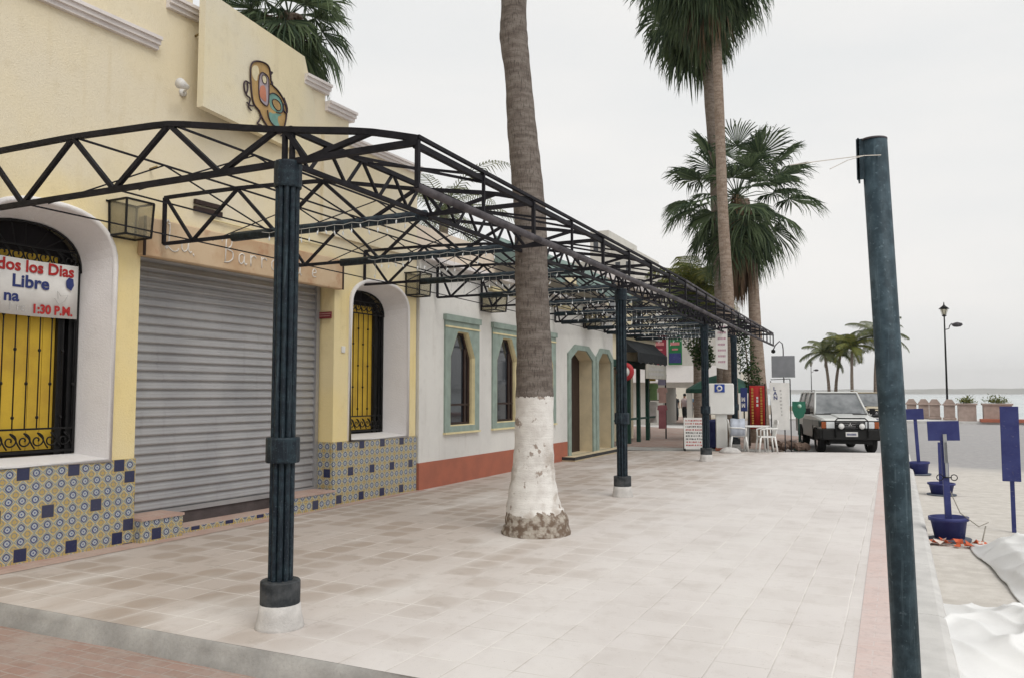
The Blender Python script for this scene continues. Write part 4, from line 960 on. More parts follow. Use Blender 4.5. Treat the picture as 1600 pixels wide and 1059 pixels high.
# ================================================================ FAR SHOPS AND BUILDINGS
SH=empty('shop_building',(-8,22.36,0),0,'cream restaurant row with green timber posts beyond the white building','building')
m_=MB(); m_.box((-8,.9,-.3),(-.9,6.9,2.7)); m_.box((-8,.06,2.7),(-.02,6.9,5.2)); m_.build('wall',CREAM,SH)
GRN=mat('dark_green_timber',(.015,.06,.045,1),.3,6,.6,bmp=.002)
for k in range(6): q=MB(); yy=.2+k*1.12; q.box((-.12,yy,-.1),(0,yy+.12,2.7)); q.build('timber_post',GRN,SH)
q=MB(); q.box((-.14,.1,2.5),(.03,6.85,2.72)); q.box((-.1,.1,.75),(-.04,6.85,.82)); q.build('beam',GRN,SH)
for a,b in ((1.2,2.1),(3.4,4.4),(5.5,6.4)): q=MB(); q.box((-.9,a,.6),(-.87,b,2.3)); q.build('window',GLASS,SH)
q=MB(); q.box((-.02,.06,3.55),(.22,6.9,3.7)); q.box((-.02,.06,5.1),(.3,7.0,5.25)); q.build('cornice',MOLD,SH)
for a in (1.5,4): q=MB(); q.box((-.021,a,3.9),(.03,a+1.1,4.85)); q.build('upper_window',GLASS,SH)
BLK=mat('near_black_canvas',(.022,.026,.03,1),.3,4,.85,bmp=.004)
awning('awning',25.2,28.9,-7.98,-7.5,3.42,2.98,BLK,.36,'near black canvas awning over the restaurant sign beyond the second pergola post')
q=MB(); q.rbox((0,0,0),(.05,2.6,.5),.02); o=q.build('restaurant_sign',mat('grey_cream_board',(.48,.46,.41,1),.2,4,.8)); o.location=(-7.55,26.2,2.14); tag(o,'grey cream sign board hung under the near black awning','sign')
q=MB()
for r_ in range(2):
    s=.3
    while s<2.2: w_=rnd.uniform(.06,.16); q.box((.05,s,.12+r_*.17),(.054,s+w_,.22+r_*.17)); s+=w_+.05
q.build('faint_letters',GREYL,o)
RS=empty('round_sign',(-7.62,24.2,2.32),0,'round red and white sign sticking out behind the second pergola post','sign')
q=MB(); q.lathe([(.16,-.025),(.29,-.025),(.29,.025),(.16,.025),(.16,-.025)],n=24,axis='y',cap=False); q.build('red_ring',mat('red_sign_paint',(.50,.04,.05,1),.15,5,.5),RS)
q=MB(); q.lathe([(.17,-.02),(.17,.02)],n=24,axis='y'); q.build('white_face',SIGNW,RS)
q=MB(); q.bar((-.42,0,.1),(-.27,0,.1),.03); q.build('arm',BLACK,RS)
# T-shirt stall
TS=empty('clothes_rack',(-8.0,29.35,0),R(20),'rack of coloured T-shirts and towels hung outside the last shop','clothes rack')
q=MB(); q.bar((-.3,0,-.05),(-.3,0,2.6),.05); q.bar((.3,0,-.05),(.3,0,2.6),.05); q.bar((-.3,0,2.58),(.3,0,2.58),.05); q.bar((-.3,0,1.4),(.3,0,1.4),.03); q.build('frame',BLACK,TS)
tc_=[(.55,.40,.10),(.33,.31,.42),(.22,.36,.16),(.55,.36,.32),(.58,.56,.54),(.40,.16,.18)]
for k,(x,z,h) in enumerate(((-.2,2.5,.4),(.16,2.45,.5),(-.15,2.0,.6),(.18,1.85,.55),(-.18,1.32,.75),(.17,1.2,.85))):
    q=MB(); c=tc_[k]; q.prism([(x-.16,z),(x-.06,z+.02),(x+.06,z+.02),(x+.16,z),(x+.19,z-.16),(x+.13,z-.18),(x+.14,z-h),(x-.14,z-h),(x-.13,z-.18),(x-.19,z-.16)],lambda u,v,d:(u,d,v),-.06,-.04); q.build('shirt',mat('shirt_cloth_%s'%('abcdef'[k]),(*c,1),.2,6,.9),TS)
# cross building with arcade
AB=empty('arcade_building',(-11.4,42,0),R(2),'pale building with balcony and open arcade closing the far end of walkway','building')
WP=stucco('pale_render',(.60,.58,.54,1),(.55,.53,.49,1))
m_=MB(); m_.sheet([(-6,-.2),(.0,-.2),(.25,-.2),(.25,1.95),(1.5,1.95),(1.5,-.2),(1.75,-.2),(1.75,1.95),(3.6,1.95),(3.6,-.2),(3.75,-.2),(3.75,6.4),(-6,6.4)],[],lambda s,z,d:(s,d,z),0,.3); m_.build('wall',WP,AB)
m_=MB(); m_.box((-6,3.7,2.3),(3.75,4,6.4)); m_.box((-6,.3,2.1),(3.75,4,2.3)); m_.box((3.55,.3,-.2),(3.75,4,6.4)); m_.box((-6,.3,6.2),(3.55,3.7,6.4)); m_.box((-6,.3,-.2),(.1,4,2.1)); m_.build('rear_walls',WP,AB)
m_=MB(); m_.box((-2,-1.2,2.22),(3.55,0,2.36)); m_.box((-2,-1.2,2.36),(3.55,-1.08,3.05)); m_.box((3.5,-1.08,2.36),(3.55,0,3.05)); m_.build('balcony',PLAST,AB)
m_=MB(); m_.box((-8,18,-.2),(2,18.3,3.2)); o=m_.build('arcade_backdrop',mat('bright_backdrop',(.74,.70,.62,1),.1,5,.9)); o.location=(-11.4,42,0); tag(o,'bright low wall added behind the arcade to lighten the view through it','wall')  # pale backdrop added so the arcade opening looks bright
for a,b,c,nm in ((-.05,.75,mat('maroon_board',(.22,.02,.04,1),.2,5,.6),'maroon_board'),(.85,1.55,mat('green_board',(.02,.17,.06,1),.25,5,.6),'green_board')):
    q=MB(); q.rbox((a,-1.3,3.1),(b,-1.22,4.6),.03); o=q.build('hanging_board',c); o.location=(-11.4,42,0); o.rotation_euler=(0,0,R(2)); tag(o,('maroon' if 'maroon' in nm else 'green and blue')+' advertising board standing on balcony of the arcade building','sign board')
    if 'green' in nm: q=MB(); q.box((a+.04,-1.315,3.2),(b-.04,-1.30,3.7)); q.build('blue_field',BLUEP,o)
    q=MB(); q.box((a+.12,-1.32,4.1),(b-.12,-1.30,4.25)); q.box((a+.2,-1.32,3.85),(b-.2,-1.30,3.93)); q.build('pale_letters',mat('pale_red_letters',(.5,.2,.2,1),.2,9,.6,bmp=0),o)
q=MB(); q.box((-2.9,0,0),(-1.3,8,14.9)); q.box((-1.3,.5,0),(.7,8,13.3)); q.box((-7,.8,0),(-2.9,8,12.6)); q.box((.7,.9,0),(3.5,8,11)); db=q.build('hotel_building',WP,loc=(-19.5,62,0)); tag(db,'pale distant hotel block seen over the pergola roof','building')
for i,x in enumerate((-2.6,-2.0,-5.0,-.9,.0,1.4)):
    q=MB(); 
    d0_=(-.02,-.02,.78,.48,.48,.88)[i]
    for z in (13.2,11.2,9) if i<2 else ((11.4,9.2) if i<5 else (9.2,)): q.box((x,d0_,z),(x+.4,d0_+.07,z+.9))
    q.build('window_column',GLASS,db)
# café umbrella
TW=MB(); vs=[]
for i_ in range(9):
    for k_,(yy_,zz_) in enumerate(((-.06,.45),(-.05,.70),(.0,.93),(.06,.70),(.08,.40))): vs.append((-.2+.05*i_,yy_+.012*math.sin(i_*1.9+k_),zz_+.01*math.sin(i_*1.1)))
TW.add(vs,[(i_*5+k_,(i_+1)*5+k_,(i_+1)*5+k_+1,i_*5+k_+1) for i_ in range(8) for k_ in range(4)],True)
tw=TW.build('towel',mat('pale_blue_cloth',(.50,.54,.62,1),.12,5,.9)); tw.location=(-4.10,23.55,.0); tw.rotation_euler=(0,0,R(15)); tw.modifiers.new('s','SOLIDIFY').thickness=.012; tag(tw,'pale blue cloth hung over the plastic chair behind the last pergola post','towel')
U=empty('cafe_umbrella',(-5.60,29.2,0),0,'green café umbrella open behind the telephone stand','umbrella')
q=MB(); q.cyl((0,0,-.1),.025,2.4,10); q.build('pole',BLACK,U)
UG=mat('green_umbrella_canvas',(.03,.10,.075,1),.25,3,.8,bmp=.004)
q=MB(); n=16; vs=[(0,0,2.35)]; 
for rr,zz in ((.5,2.22),(1.0,1.98),(1.3,1.80),(1.31,1.66)):
    for k in range(n): a=2*math.pi*k/n; s_=1 if k%2==0 else .955; vs.append((rr*s_*math.cos(a),rr*s_*math.sin(a),zz))
fs=[(0,1+k,1+(k+1)%n) for k in range(n)]
for j in range(3):
    for k in range(n): fs.append((1+j*n+k,1+j*n+(k+1)%n,1+(j+1)*n+(k+1)%n,1+(j+1)*n+k))
q.add(vs,fs); o=q.build('canopy',UG,U); s=o.modifiers.new('s','SOLIDIFY'); s.thickness=.01
# ---------------------------------------------------------------- street furniture near the far kerb
def facing(o,a=20): o.rotation_euler=(0,0,R(a))
# telephone stand
K=empty('telephone_stand',(-4.66,24.1,0),R(14),'white T-shaped telephone stand with blue round logo between the far posts','telephone')
q=MB(); q.rbox((-.16,-.12,-.02),(.16,.12,1.05),.02); q.build('pedestal',PLASTW,K)
q=MB(); q.rbox((-.36,-.2,1.03),(.36,.22,1.94),.04); q.build('hood',PLASTW,K)
q=MB(); q.rbox((-.19,-.215,1.68),(.10,-.202,1.92),.006); lg=q.build('logo_plate',mat('logo_blue',(.03,.07,.33,1),.1,9,.5,bmp=0),K)
q=MB(); q.lathe([(.045,-.224),(.085,-.224),(.085,-.216),(.045,-.216),(.045,-.224)],(-.05,0,1.80),18,axis='y',cap=False); q.prism([(-.13,1.70),(-.02,1.72),(.03,1.78),(-.03,1.76)],lambda u,v,d:(u,d,v),-.226,-.217); q.build('logo_swirl',SIGNW,lg)
q=MB(); q.box((-.18,-.14,-.02),(.18,.14,.06)); q.build('red_base',TERRA,K)
# A-frame board
A=empty('menu_board',(-5.32,23.5,-.02),R(18),'white board full of red and black handwriting standing by the third pergola post','menu board')
q=MB(); q.prism([(-.30,.06),(.30,.06),(.30,.96),(-.30,.96)],lambda u,v,d:(u,d+(v)*.18-.1,v),0,.03); q.build('panel',SIGNW,A)
q=MB(); q.bar((-.28,.33,0),(-.28,.08,.9),.03); q.bar((.28,.33,0),(.28,.08,.9),.03); q.bar((-.28,-.08,0),(-.28,-.09,.08),.03);q.bar((.28,-.08,0),(.28,-.09,.08),.03); q.build('back_legs',BLACK,A)
q=MB(); q.cur=0
for r_ in range(9):
    z=.86-r_*.088; s=-.25; q.cur=1 if r_ in (0,1,3,7,8) else 0
    while s<.22:
        w_=rnd.uniform(.018,.045); zz=z+rnd.uniform(-.004,.004); q.prism([(s,zz),(s+w_,zz+rnd.uniform(-.004,.004)),(s+w_-.004,zz+.042),(s+.006,zz+.038)],lambda u,v,d:(u,d+v*.18-.1,v),-.004,-.001); s+=w_+rnd.choice((.01,.012,.03))
q.build('handwriting',[mat('black_lettering',(.03,.03,.035,1),.2,20,.7,bmp=0),RED],A)
# blue bin behind
q=MB(); q.lathe([(.2,0),(.24,.05),(.26,.75),(.28,.8),(.05,.86)],n=20); o=q.build('waste_drum',BLUEP); o.location=(-5.05,25.0,0); tag(o,'blue drum standing behind the telephone stand','bin')
# signs
q=MB(); q.rbox((-.10,-.02,1.1),(.10,.02,1.82),.01); o=q.build('blue_sign',NAVY); o.location=(-4.20,25.3,0); facing(o,12); tag(o,'narrow navy sign with white letters behind the last pergola post','sign')
q=MB(); 
for z in (1.22,1.40): q.prism([(-.07,z),(-.045,z),(-.02,z+.07),(.0,z),(.03,z),(.03,z+.13),(.01,z+.13),(.01,z+.05),(-.015,z+.12),(-.03,z+.12),(-.05,z+.05),(-.05,z+.13),(-.07,z+.13)],lambda u,v,d:(u,d,v),-.028,-.021)
q.build('white_letters',SIGNW,o)
q=MB(); q.bar((0,0,-.1),(0,0,1.1),.04); q.build('post',BLACK,o)
RB=empty('red_banner',(-3.84,25.5,-.05),R(12),'red banner with golden columns of writing beside the white plastic table','banner')
q=MB(); n=8; vs=[]; 
for i in range(n+1):
    for z in (.62,1.93): vs.append((-.22+.44*i/n,.015*math.sin(i*1.4),z))
q.add(vs,[(2*i,2*i+2,2*i+3,2*i+1) for i in range(n)],True); o=q.build('cloth',mat('red_banner_cloth',(.42,.02,.02,1),.25,5,.7),RB); s=o.modifiers.new('s','SOLIDIFY'); s.thickness=.006
q=MB(); q.bar((-.24,.03,-.02),(-.24,.03,2.0),.03); q.bar((.24,.03,-.02),(.24,.03,2.0),.03); q.bar((-.24,.03,1.96),(.24,.03,1.96),.03); q.build('frame',BLACK,RB)
q=MB()
for x in (-.14,.12):
    z=.7
    while z<1.85: h=rnd.uniform(.04,.08); q.box((x-.03,-.028,z),(x+.03,-.022,z+h)); z+=h+.025
q.build('gold_writing',mat('gold_lettering',(.55,.28,.06,1),.3,20,.6,bmp=0),RB)
q=MB()
for z in (1.3,1.42,1.52): q.box((-.025,-.028,z),(.03,-.022,z+.075))
q.build('white_writing',SIGNW,RB)
TB=empty('white_sign_board',(-3.05,24.6,-.05),R(8),'tall white sign board with blue vertical letters beside the green parking disc','sign board')
q=MB(); q.prism([(-.22,.66),(.24,.64),(.26,2.0),(-.30,2.02)],lambda u,v,d:(u,d,v),-.02,.02); q.build('panel',SIGNW,TB)
q=MB(); q.bar((-.26,.04,-.02),(-.26,.04,2.06),.03); q.bar((.28,.04,-.02),(.28,.04,2.12),.03); q.bar((-.26,.04,2.10),(.28,.04,2.12),.02); q.build('frame',BLACK,TB)
for i,ch in enumerate('LAN'): text('blue_letter',ch,.15,NAVY,TB,(-.19,-.026,1.78-i*.13),(R(90),0,0),bold=.004)
q=MB()
for i in range(8): q.box((.0+rnd.uniform(-.02,.02),-.025,1.75-i*.1),(.03+rnd.uniform(0,.03),-.021,1.8-i*.1))
q.build('faint_writing',GREYL,TB)
GS=empty('traffic_sign',(-3.0,25.1,0),R(6),'back of grey square traffic sign on a thin post above the white board','traffic sign')
q=MB(); q.tube([(.0,0,-.1),(0,0,2.95),(-.02,0,3.12),(-.10,0,3.2),(-.22,0,3.08),(-.28,0,2.95)],.018,8); q.build('post',DUSTY,GS)
q=MB(); q.rbox((-.34,-.03,2.12),(.32,-.02,2.76),.008); q.bar((-.3,-.01,2.3),(.3,-.01,2.3),.02); q.bar((-.3,-.01,2.6),(.3,-.01,2.6),.02); q.build('plate',mat('zinc_plate',(.26,.27,.29,1),.15,4,.5,.5),GS)
q=MB(); q.lathe([(.02,0),(.06,.03),(.06,.09),(.02,.12)],(-.28,-.02,2.84),12); q.build('small_lamp',BLACK,GS)
GD=empty('parking_disc_sign',(-2.72,26.2,-.1),R(8),'green round-ended sign with pale disc on a thin pole beside the off-roader','sign')
q=MB(); q.cyl((0,0,.0),.022,1.2,10); q.build('pole',GRN,GD)
q=MB(); q.prism([(-.18,1.50),(.2,1.50),(.21,1.22),(.13,1.02),(.0,.96),(-.12,1.04),(-.19,1.25)],lambda u,v,d:(u,d,v),-.05,-.02); q.build('plate',mat('green_sign_paint',(.03,.17,.11,1),.2,5,.5),GD)
q=MB(); q.lathe([(.06,-.056),(.06,-.051)],(.03,0,1.36),16,axis='y'); q.build('pale_disc',mat('pale_green_paint',(.4,.62,.5,1),.1,5,.5),GD)
q=MB(); q.lathe([(.18,.0),(.16,.06),(.05,.1)],n=16); q.build('base',GRN,GD)
# plastic furniture
def chair():
    t=empty('plastic_chair')
    q=MB(); q.rbox((-.23,-.22,.42),(.23,.22,.455),.02); q.build('seat',PLASTW,t)
    q=MB(); 
    for k in range(5): x=-.18+k*.09; q.prism([(x-.028,.455),(x+.028,.455),(x*1.05+.028,.86),(x*1.05-.028,.86)],lambda u,v,d:(u,d+.2+(v-.45)*.18,v),0,.02)
    q.prism([(-.24,.80),(.24,.80),(.22,.88),(.1,.91),(-.1,.91),(-.22,.88)],lambda u,v,d:(u,d+.2+(v-.45)*.18,v),-.004,.024); q.build('backrest',PLASTW,t)
    for x in (-1,1):
        for y in (-1,1): q=MB(); q.tube([(x*.21,y*.19,.44),(x*.235,y*.22,.22),(x*.25,y*.25,0)],[.03,.024,.02],6); q.build('leg',PLASTW,t)
        q=MB(); q.tube([(x*.23,-.2,.44),(x*.26,-.2,.64),(x*.26,-.05,.67),(x*.26,.16,.67),(x*.24,.26,.68)],.02,6); q.build('armrest',PLASTW,t)
    return t
CGp='white plastic chairs by the kerb'
c1=chair(); c1.location=(-3.32,23.55,0); c1.rotation_euler=(0,0,R(-70)); tag(c1,'white plastic armchair right of the small table, turned sideways','chair',CGp)
c2=copy_tree(c1); c2.location=(-4.12,23.75,0); c2.rotation_euler=(0,0,R(105)); c2['label']='white plastic armchair just behind the last pergola post'
T=empty('plastic_table',(-3.68,24.1,0),0,'small white plastic table between the chairs in front of the red banner','table')
q=MB(); q.rbox((-.34,-.34,.68),(.34,.34,.72),.03); q.build('tabletop',PLASTW,T)
for x in (-1,1):
    for y in (-1,1): q=MB(); q.tube([(x*.26,y*.26,.69),(x*.29,y*.29,0)],[.035,.025],6); q.build('leg',PLASTW,T)
q=MB(); q.lathe([(.30,0),(.29,.05),(.2,.12),(.08,.15)],n=20); o=q.build('cement_heap',FOOT); o.location=(-4.22,23.0,0); tag(o,'low pale cement mound at the foot of the last pergola post','mound')
# planter rocks behind white board
rg=random.Random(5)
for i in range(7):
    q=MB(); n=7; vs=[];r0=rg.uniform(.12,.22)
    for a in range(5):
        ph=math.pi*a/4
        for b in range(n): th=2*math.pi*b/n; rr=r0*(1+rg.uniform(-.25,.25)); vs.append((rr*math.sin(ph)*math.cos(th),rr*math.sin(ph)*math.sin(th)*.8,rr*math.cos(ph)*.7+r0*.5))
    fs=[(a*n+b,a*n+(b+1)%n,(a+1)*n+(b+1)%n,(a+1)*n+b) for a in range(4) for b in range(n)]; q.add(vs,fs)
    o=q.build('rock',mat('brown_rock',(.20,.14,.11,1),.4,4,.95,bmp=.01)); o.location=(-3.5+i*.16+rg.uniform(-.05,.05),26.3+rg.uniform(-.4,.6),-.06); tag(o,'brown rock in the heap around the fan palm foot','rock','rocks heaped around the fan palm')

# ================================================================ VEHICLES
def offroader(name,loc,rz,label,cat,body=CARW,low=CARG):
    t=empty(name,loc,rz,label,cat)
    def section(y,hw,z0,z1,bw=None,sh=.06):
        return [(-hw+.05,y,z0),(hw-.05,y,z0),(hw,y,z0+.1),(hw,y,z1-sh),(hw-sh*.9,y,z1),(-hw+sh*.9,y,z1),(-hw,y,z1-sh),(-hw,y,z0+.1)]
    st=[(-2.05,.74,.56,.99),(-1.98,.80,.50,1.05),(-1.3,.83,.46,1.10),(-.80,.84,.42,1.14),(.6,.845,.42,1.15),(1.9,.84,.44,1.15),(2.36,.80,.52,1.12),(2.40,.78,.58,1.05)]
    q=MB(); S_=[section(*s) for s in st]; n=8
    for a,b in zip(S_,S_[1:]): q.loft(a,b)
    q.add(S_[0],[tuple(range(n))]); q.add(S_[-1],[tuple(range(n))]); bd=q.build('body',body,t)
    # darker lower sides
    for sg in (-1,1):
        a_,b_=(.80,.862) if sg>0 else (-.862,-.80)
        q=MB(); q.rbox((a_,-.88,.44),(b_,.86,.98),.02); q.rbox((a_,1.78,.5),(b_,2.3,.98),.02); q.rbox((a_-.005,-1.94,.8),(b_-.005,-.9,.98),.02); q.build('lower_side_panel',low,t)
    # cabin
    q=MB(); 
    roof=[(-.62,-.18,1.80),(.62,-.18,1.80),(.64,2.18,1.82),(-.64,2.18,1.82)]
    q.rbox((-.655,-.20,1.785),(.655,2.24,1.85),.05); q.tube([(-.6,.0,1.9),(-.6,2.0,1.9)],.015,6); q.tube([(.6,.0,1.9),(.6,2.0,1.9)],.015,6); q.build('roof',body,t)
    P_=MB()
    for sg in (-1,1):
        P_.tube([(sg*.78,-.86,1.13),(sg*.63,-.19,1.80)],.035,6); P_.tube([(sg*.80,.55,1.14),(sg*.65,.52,1.80)],.035,6); P_.tube([(sg*.80,1.45,1.14),(sg*.65,1.42,1.80)],.035,6); P_.tube([(sg*.78,2.34,1.1),(sg*.63,2.2,1.80)],.05,6)
    P_.tube([(-.76,2.36,1.12),(.76,2.36,1.12)],.04,6); P_.build('pillars',body,t)
    q=MB(); q.add([(-.77,-.85,1.14),(.77,-.85,1.14),(.63,-.20,1.79),(-.63,-.20,1.79)],[(0,1,2,3)]); ws=q.build('windshield',mat('windscreen_glass',(.10,.11,.115,1),.3,2,.08,bmp=0,spec=.8,c2=(.25,.26,.27,1)),t)
    q=MB(); q.tube([(-.77,-.87,1.15),(.77,-.87,1.15),(.63,-.21,1.79),(-.63,-.21,1.79)],.014,5,closed=True); q.tube([(-.5,-.88,1.17),(.05,-.84,1.19)],.008,4); q.tube([(.1,-.88,1.17),(.6,-.84,1.19)],.008,4); q.build('seal_and_wipers',RUBB,ws)
    q=MB()
    for sg in (-1,1):
        x0,x1=sg*.80,sg*.64
        for a,b in ((-.78,.5),(.6,1.4),(1.5,2.28)):
            a2=a if a>-.5 else -.15; q.add([(x0,a+.04,1.15),(x0,b,1.15),(x1,b-.02,1.78),(x1,a2,1.78)],[(0,1,2,3)])
    q.add([(-.76,2.37,1.14),(.76,2.37,1.14),(.62,2.23,1.79),(-.62,2.23,1.79)],[(0,1,2,3)]); q.build('side_windows',GLASS,t)
    # bonnet bulge
    q=MB(); q.loft([(-.3,-1.95,1.05),(.3,-1.95,1.05),(.27,-1.9,1.085),(-.27,-1.9,1.085)],[(-.34,-.95,1.12),(.34,-.95,1.12),(.3,-.95,1.165),(-.3,-.95,1.165)]); q.add([(-.3,-1.95,1.05),(.3,-1.95,1.05),(.27,-1.9,1.085),(-.27,-1.9,1.085)],[(0,1,2,3)]); q.build('bonnet_bulge',body,t)
    # front
    q=MB(); q.rbox((-.80,-2.062,.60),(.80,-1.99,.985),.02); q.build('front_panel',RUBB,t)
    q=MB(); q.box((-.42,-2.075,.74),(.42,-2.03,.965)); gr=q.build('grille',BLACK,t)
    q=MB(); 
    for z in (.78,.83,.88,.93): q.bar((-.41,-2.085,z),(.41,-2.085,z),.008)
    for a in (90,210,330):
        cx_,cz_=.035*math.cos(R(a)),.035*math.sin(R(a))+.86; dx,dz=math.cos(R(a)),math.sin(R(a)); px_,pz_=-dz,dx
        q.prism([(cx_-dx*.033,cz_-dz*.033),(cx_+px_*.019,cz_+pz_*.019),(cx_+dx*.033,cz_+dz*.033),(cx_-px_*.019,cz_-pz_*.019)],lambda u,v,d:(u,d,v),-2.10,-2.09)
    q.build('grille_bars_and_badge',CHROME,gr)
    for sg in (-1,1):
        q=MB(); q.rbox((sg*.55-.13,-2.09,.75),(sg*.55+.13,-2.04,.95),.02); q.build('headlight',LENS,t)
        q=MB(); q.rbox((sg*.745-.065,-2.08,.75),(sg*.745+.065,-1.98,.95),.015); q.build('turn_signal',AMBER,t)
        q=MB(); q.lathe([(.02,-.03),(.085,-.02),(.095,.02),(.05,.07)],(sg*.29,-2.27,.83),18,axis='y'); sp=q.build('spotlight',PLASTW,t)
        q=MB(); q.lathe([(.088,-.028),(.098,-.02),(.1,.02),(.088,.02)],(sg*.29,-2.268,.83),18,axis='y',cap=False); q.build('spot_rim',BLACK,sp)
        q=MB(); q.rbox((sg*.97-.085,-.72,1.14),(sg*.97+.085,-.66,1.33),.03); q.bar((sg*.8,-.66,1.2),(sg*.92,-.68,1.2),.03); q.build('side_mirror',BLACK,t)
    q=MB(); q.loft([(-.86,-2.0,.50),(-.86,-2.0,.70),(-.80,-2.22,.70),(-.80,-2.22,.50)],[(.86,-2.0,.50),(.86,-2.0,.70),(.80,-2.22,.70),(.80,-2.22,.50)])
    q.rbox((-.9,-2.2,.44),(-.78,-1.75,.73),.03); q.rbox((.78,-2.2,.44),(.9,-1.75,.73),.03); q.rbox((-.82,-2.24,.42),(.82,-2.1,.735),.03); q.box((-.6,-2.12,.30),(.6,-1.95,.5)); q.build('bumper',RUBB,t)
    q=MB(); q.tube([(-.45,-2.27,.50),(-.46,-2.27,.98),(-.38,-2.25,1.06),(.38,-2.25,1.06),(.46,-2.27,.98),(.45,-2.27,.50)],.022,7); q.tube([(-.45,-2.27,.76),(.45,-2.27,.76)],.014,6); q.build('bull_bar',BLACK,t)
    q=MB(); q.rbox((-.17,-2.27,.52),(.17,-2.255,.66),.005); pl=q.build('number_plate',SIGNW,t)
    q=MB(); q.box((-.13,-2.275,.56),(.13,-2.271,.62)); 
    q=MB(); x=-.13
    while x<.12: q.box((x,-2.276,.56),(x+.02,-2.272,.62)); x+=.033
    q.build('plate_marks',NAVY,pl)
    # wheels
    for sg in (-1,1):
        for y in (-1.38,1.32):
            q=MB(); q.lathe([(.22,-.11),(.33,-.12),(.37,-.08),(.37,.08),(.33,.12),(.22,.11)],n=24,axis='x',cap=False); wv=q.build('wheel',RUBB,t,loc=(sg*.73,y,.37))
            q=MB(); q.lathe([(.03,sg*.07),(.12,sg*.09),(.2,sg*.08),(.225,sg*.11),(.225,-sg*.1),(.03,-sg*.1)],n=20,axis='x'); q.build('rim',CHROME,wv)
            q=MB(); pts=[]
            for k in range(11): a=math.pi*k/10; pts.append((.44*math.cos(a),.38+.42*math.sin(a)*.92))
            q.prism(pts+[(-.36,.38)]+[(.37*math.cos(a_),.38+.38*math.sin(a_)) for a_ in [math.pi*(10-k)/10 for k in range(1,10)]]+[(.36,.38)],lambda u,v,d:(d,y+u,v),sg*.835,sg*.885); q.build('wheel_arch',RUBB,t)
            q=MB(); q.prism([(.37*math.cos(math.pi*k/10),.38+.38*math.sin(math.pi*k/10)) for k in range(11)],lambda u,v,d:(d,y+u,v),sg*.848,sg*.853); q.build('arch_void',mat('wheel_well_dark',(.01,.01,.01,1),.1,4,.95),t)
    q=MB(); q.tube([(-.6,-2.0,.3),(-.6,2.2,.35)],.06,6); q.tube([(.6,-2.0,.3),(.6,2.2,.35)],.06,6); q.tube([(-.7,-1.38,.36),(.7,-1.38,.36)],.05,6); q.tube([(-.7,1.32,.36),(.7,1.32,.36)],.06,6); q.build('underbody',RUBB,t)
    q=MB(); 
    for x in (-.3,.3): q.rbox((x-.2,.2,.75),(x+.2,.35,1.38),.05); q.rbox((x-.12,.22,1.38),(x+.12,.32,1.55),.04)
    q.tube([( -.3+.17*math.cos(a),-.45+.05*math.sin(a),1.12+.17*math.sin(a)) for a in [2*math.pi*k/16 for k in range(16)]],.015,5,closed=True); q.build('seats',RUBB,t)
    return t
offroader('off_road_vehicle',(-1.80,28.1,ZR),R(15),'white and dark green off-roader with bull bar parked facing camera','car')
offroader('pickup_car',(-1.15,44,ZR),R(8),'pale older vehicle parked further away behind the off-roader','car',body=mat('faded_yellow_car_paint',(.52,.45,.32,1),.15,3,.4,bmp=0,spec=.5),low=mat('dull_brown_car_paint',(.2,.15,.1,1),.15,3,.4,bmp=0))

# ================================================================ ROAD SIDE
def barrier_pot():
    t=empty('barrier_post')
    q=MB(); q.lathe([(.155,.03),(.165,.03),(.20,.24),(.225,.25),(.225,.29),(.205,.29),(.19,.22),(.05,.2)],n=24); q.build('pot',BLUEP,t)
    q=MB(); q.lathe([(.2,.0),(.235,.005),(.24,.03),(.15,.035)],n=24); q.build('base_ring',mat('grey_blue_ring',(.12,.14,.18,1),.3,7,.8),t)
    q=MB(); q.lathe([(.0,.2),(.185,.21),(.19,.22)],n=20,cap=False); q.build('fill',CONC,t)
    q=MB(); q.bar((0,0,.2),(0,0,1.24),.07); q.build('post',BLUEP,t)
    q=MB(); q.rbox((-.175,-.055,1.22),(.175,-.038,1.46),.004); q.build('sign_plate',BLUEP,t)
    return t
GB='blue barrier posts set in pots along the kerb'
b1=barrier_pot(); b1.location=(.545,11.35,ZR); b1.rotation_euler=(0,R(-1.5),R(4)); tag(b1,'nearest blue barrier post in round pot with orange scraps around its base','barrier post',GB)
for ch in bpy.data.objects:
    if ch.parent==b1 and ch.name.startswith('sign_plate'): ch.location.x=.0
b2=empty('barrier_post'); 
for ch in [x for x in bpy.data.objects if x.parent==b1 and not x.name.startswith('sign_plate')]:
    c=ch.copy(); COL.objects.link(c); c.parent=b2
b2.location=(.68,16.3,ZR); tag(b2,'second blue barrier post in pot, hidden behind the nearest post','barrier post',GB)
b2.scale=(1,1,.75)
b3=copy_tree(b1); b3.location=(.42,20.1,ZR); b3.rotation_euler=(0,R(-2.5),R(2)); b3['label']='far blue barrier post with plain blue plate beside the leaning pole'
q=MB(); q.box((-.01,-.075,.95),(.03,-.056,1.30)); q.bar((.01,-.06,.78),(.01,-.06,1.2),.03); q.build('grey_strap',mat('grey_strap',(.35,.36,.37,1),.2,9,.6),b1)
q=MB()
for x in (-.07,.085): q.tube([(x+.035*math.cos(a),-.05,.77+.035*math.sin(a)) for a in [2*math.pi*k/14 for k in range(14)]],.006,5,closed=True)
q.bar((-.04,-.05,.77),(.06,-.05,.77),.012); q.build('eye_rings',BLACK,b1)
q=MB(); q.tube([(.03,0,.62),(.12,-.1,.35),(.3,-.15,.2),(.42,-.05,.24)],.006,5); q.tube([(.38,-.1,.2),(.3,-.3,.03)],.008,5); q.build('wire',mat('grey_wire',(.3,.28,.24,1),.2,9,.8),b1)
BP=empty('blue_board',(1.55,12.3,ZR),R(-4),'tall narrow blue board at the right edge, standing by the roadside','sign board')
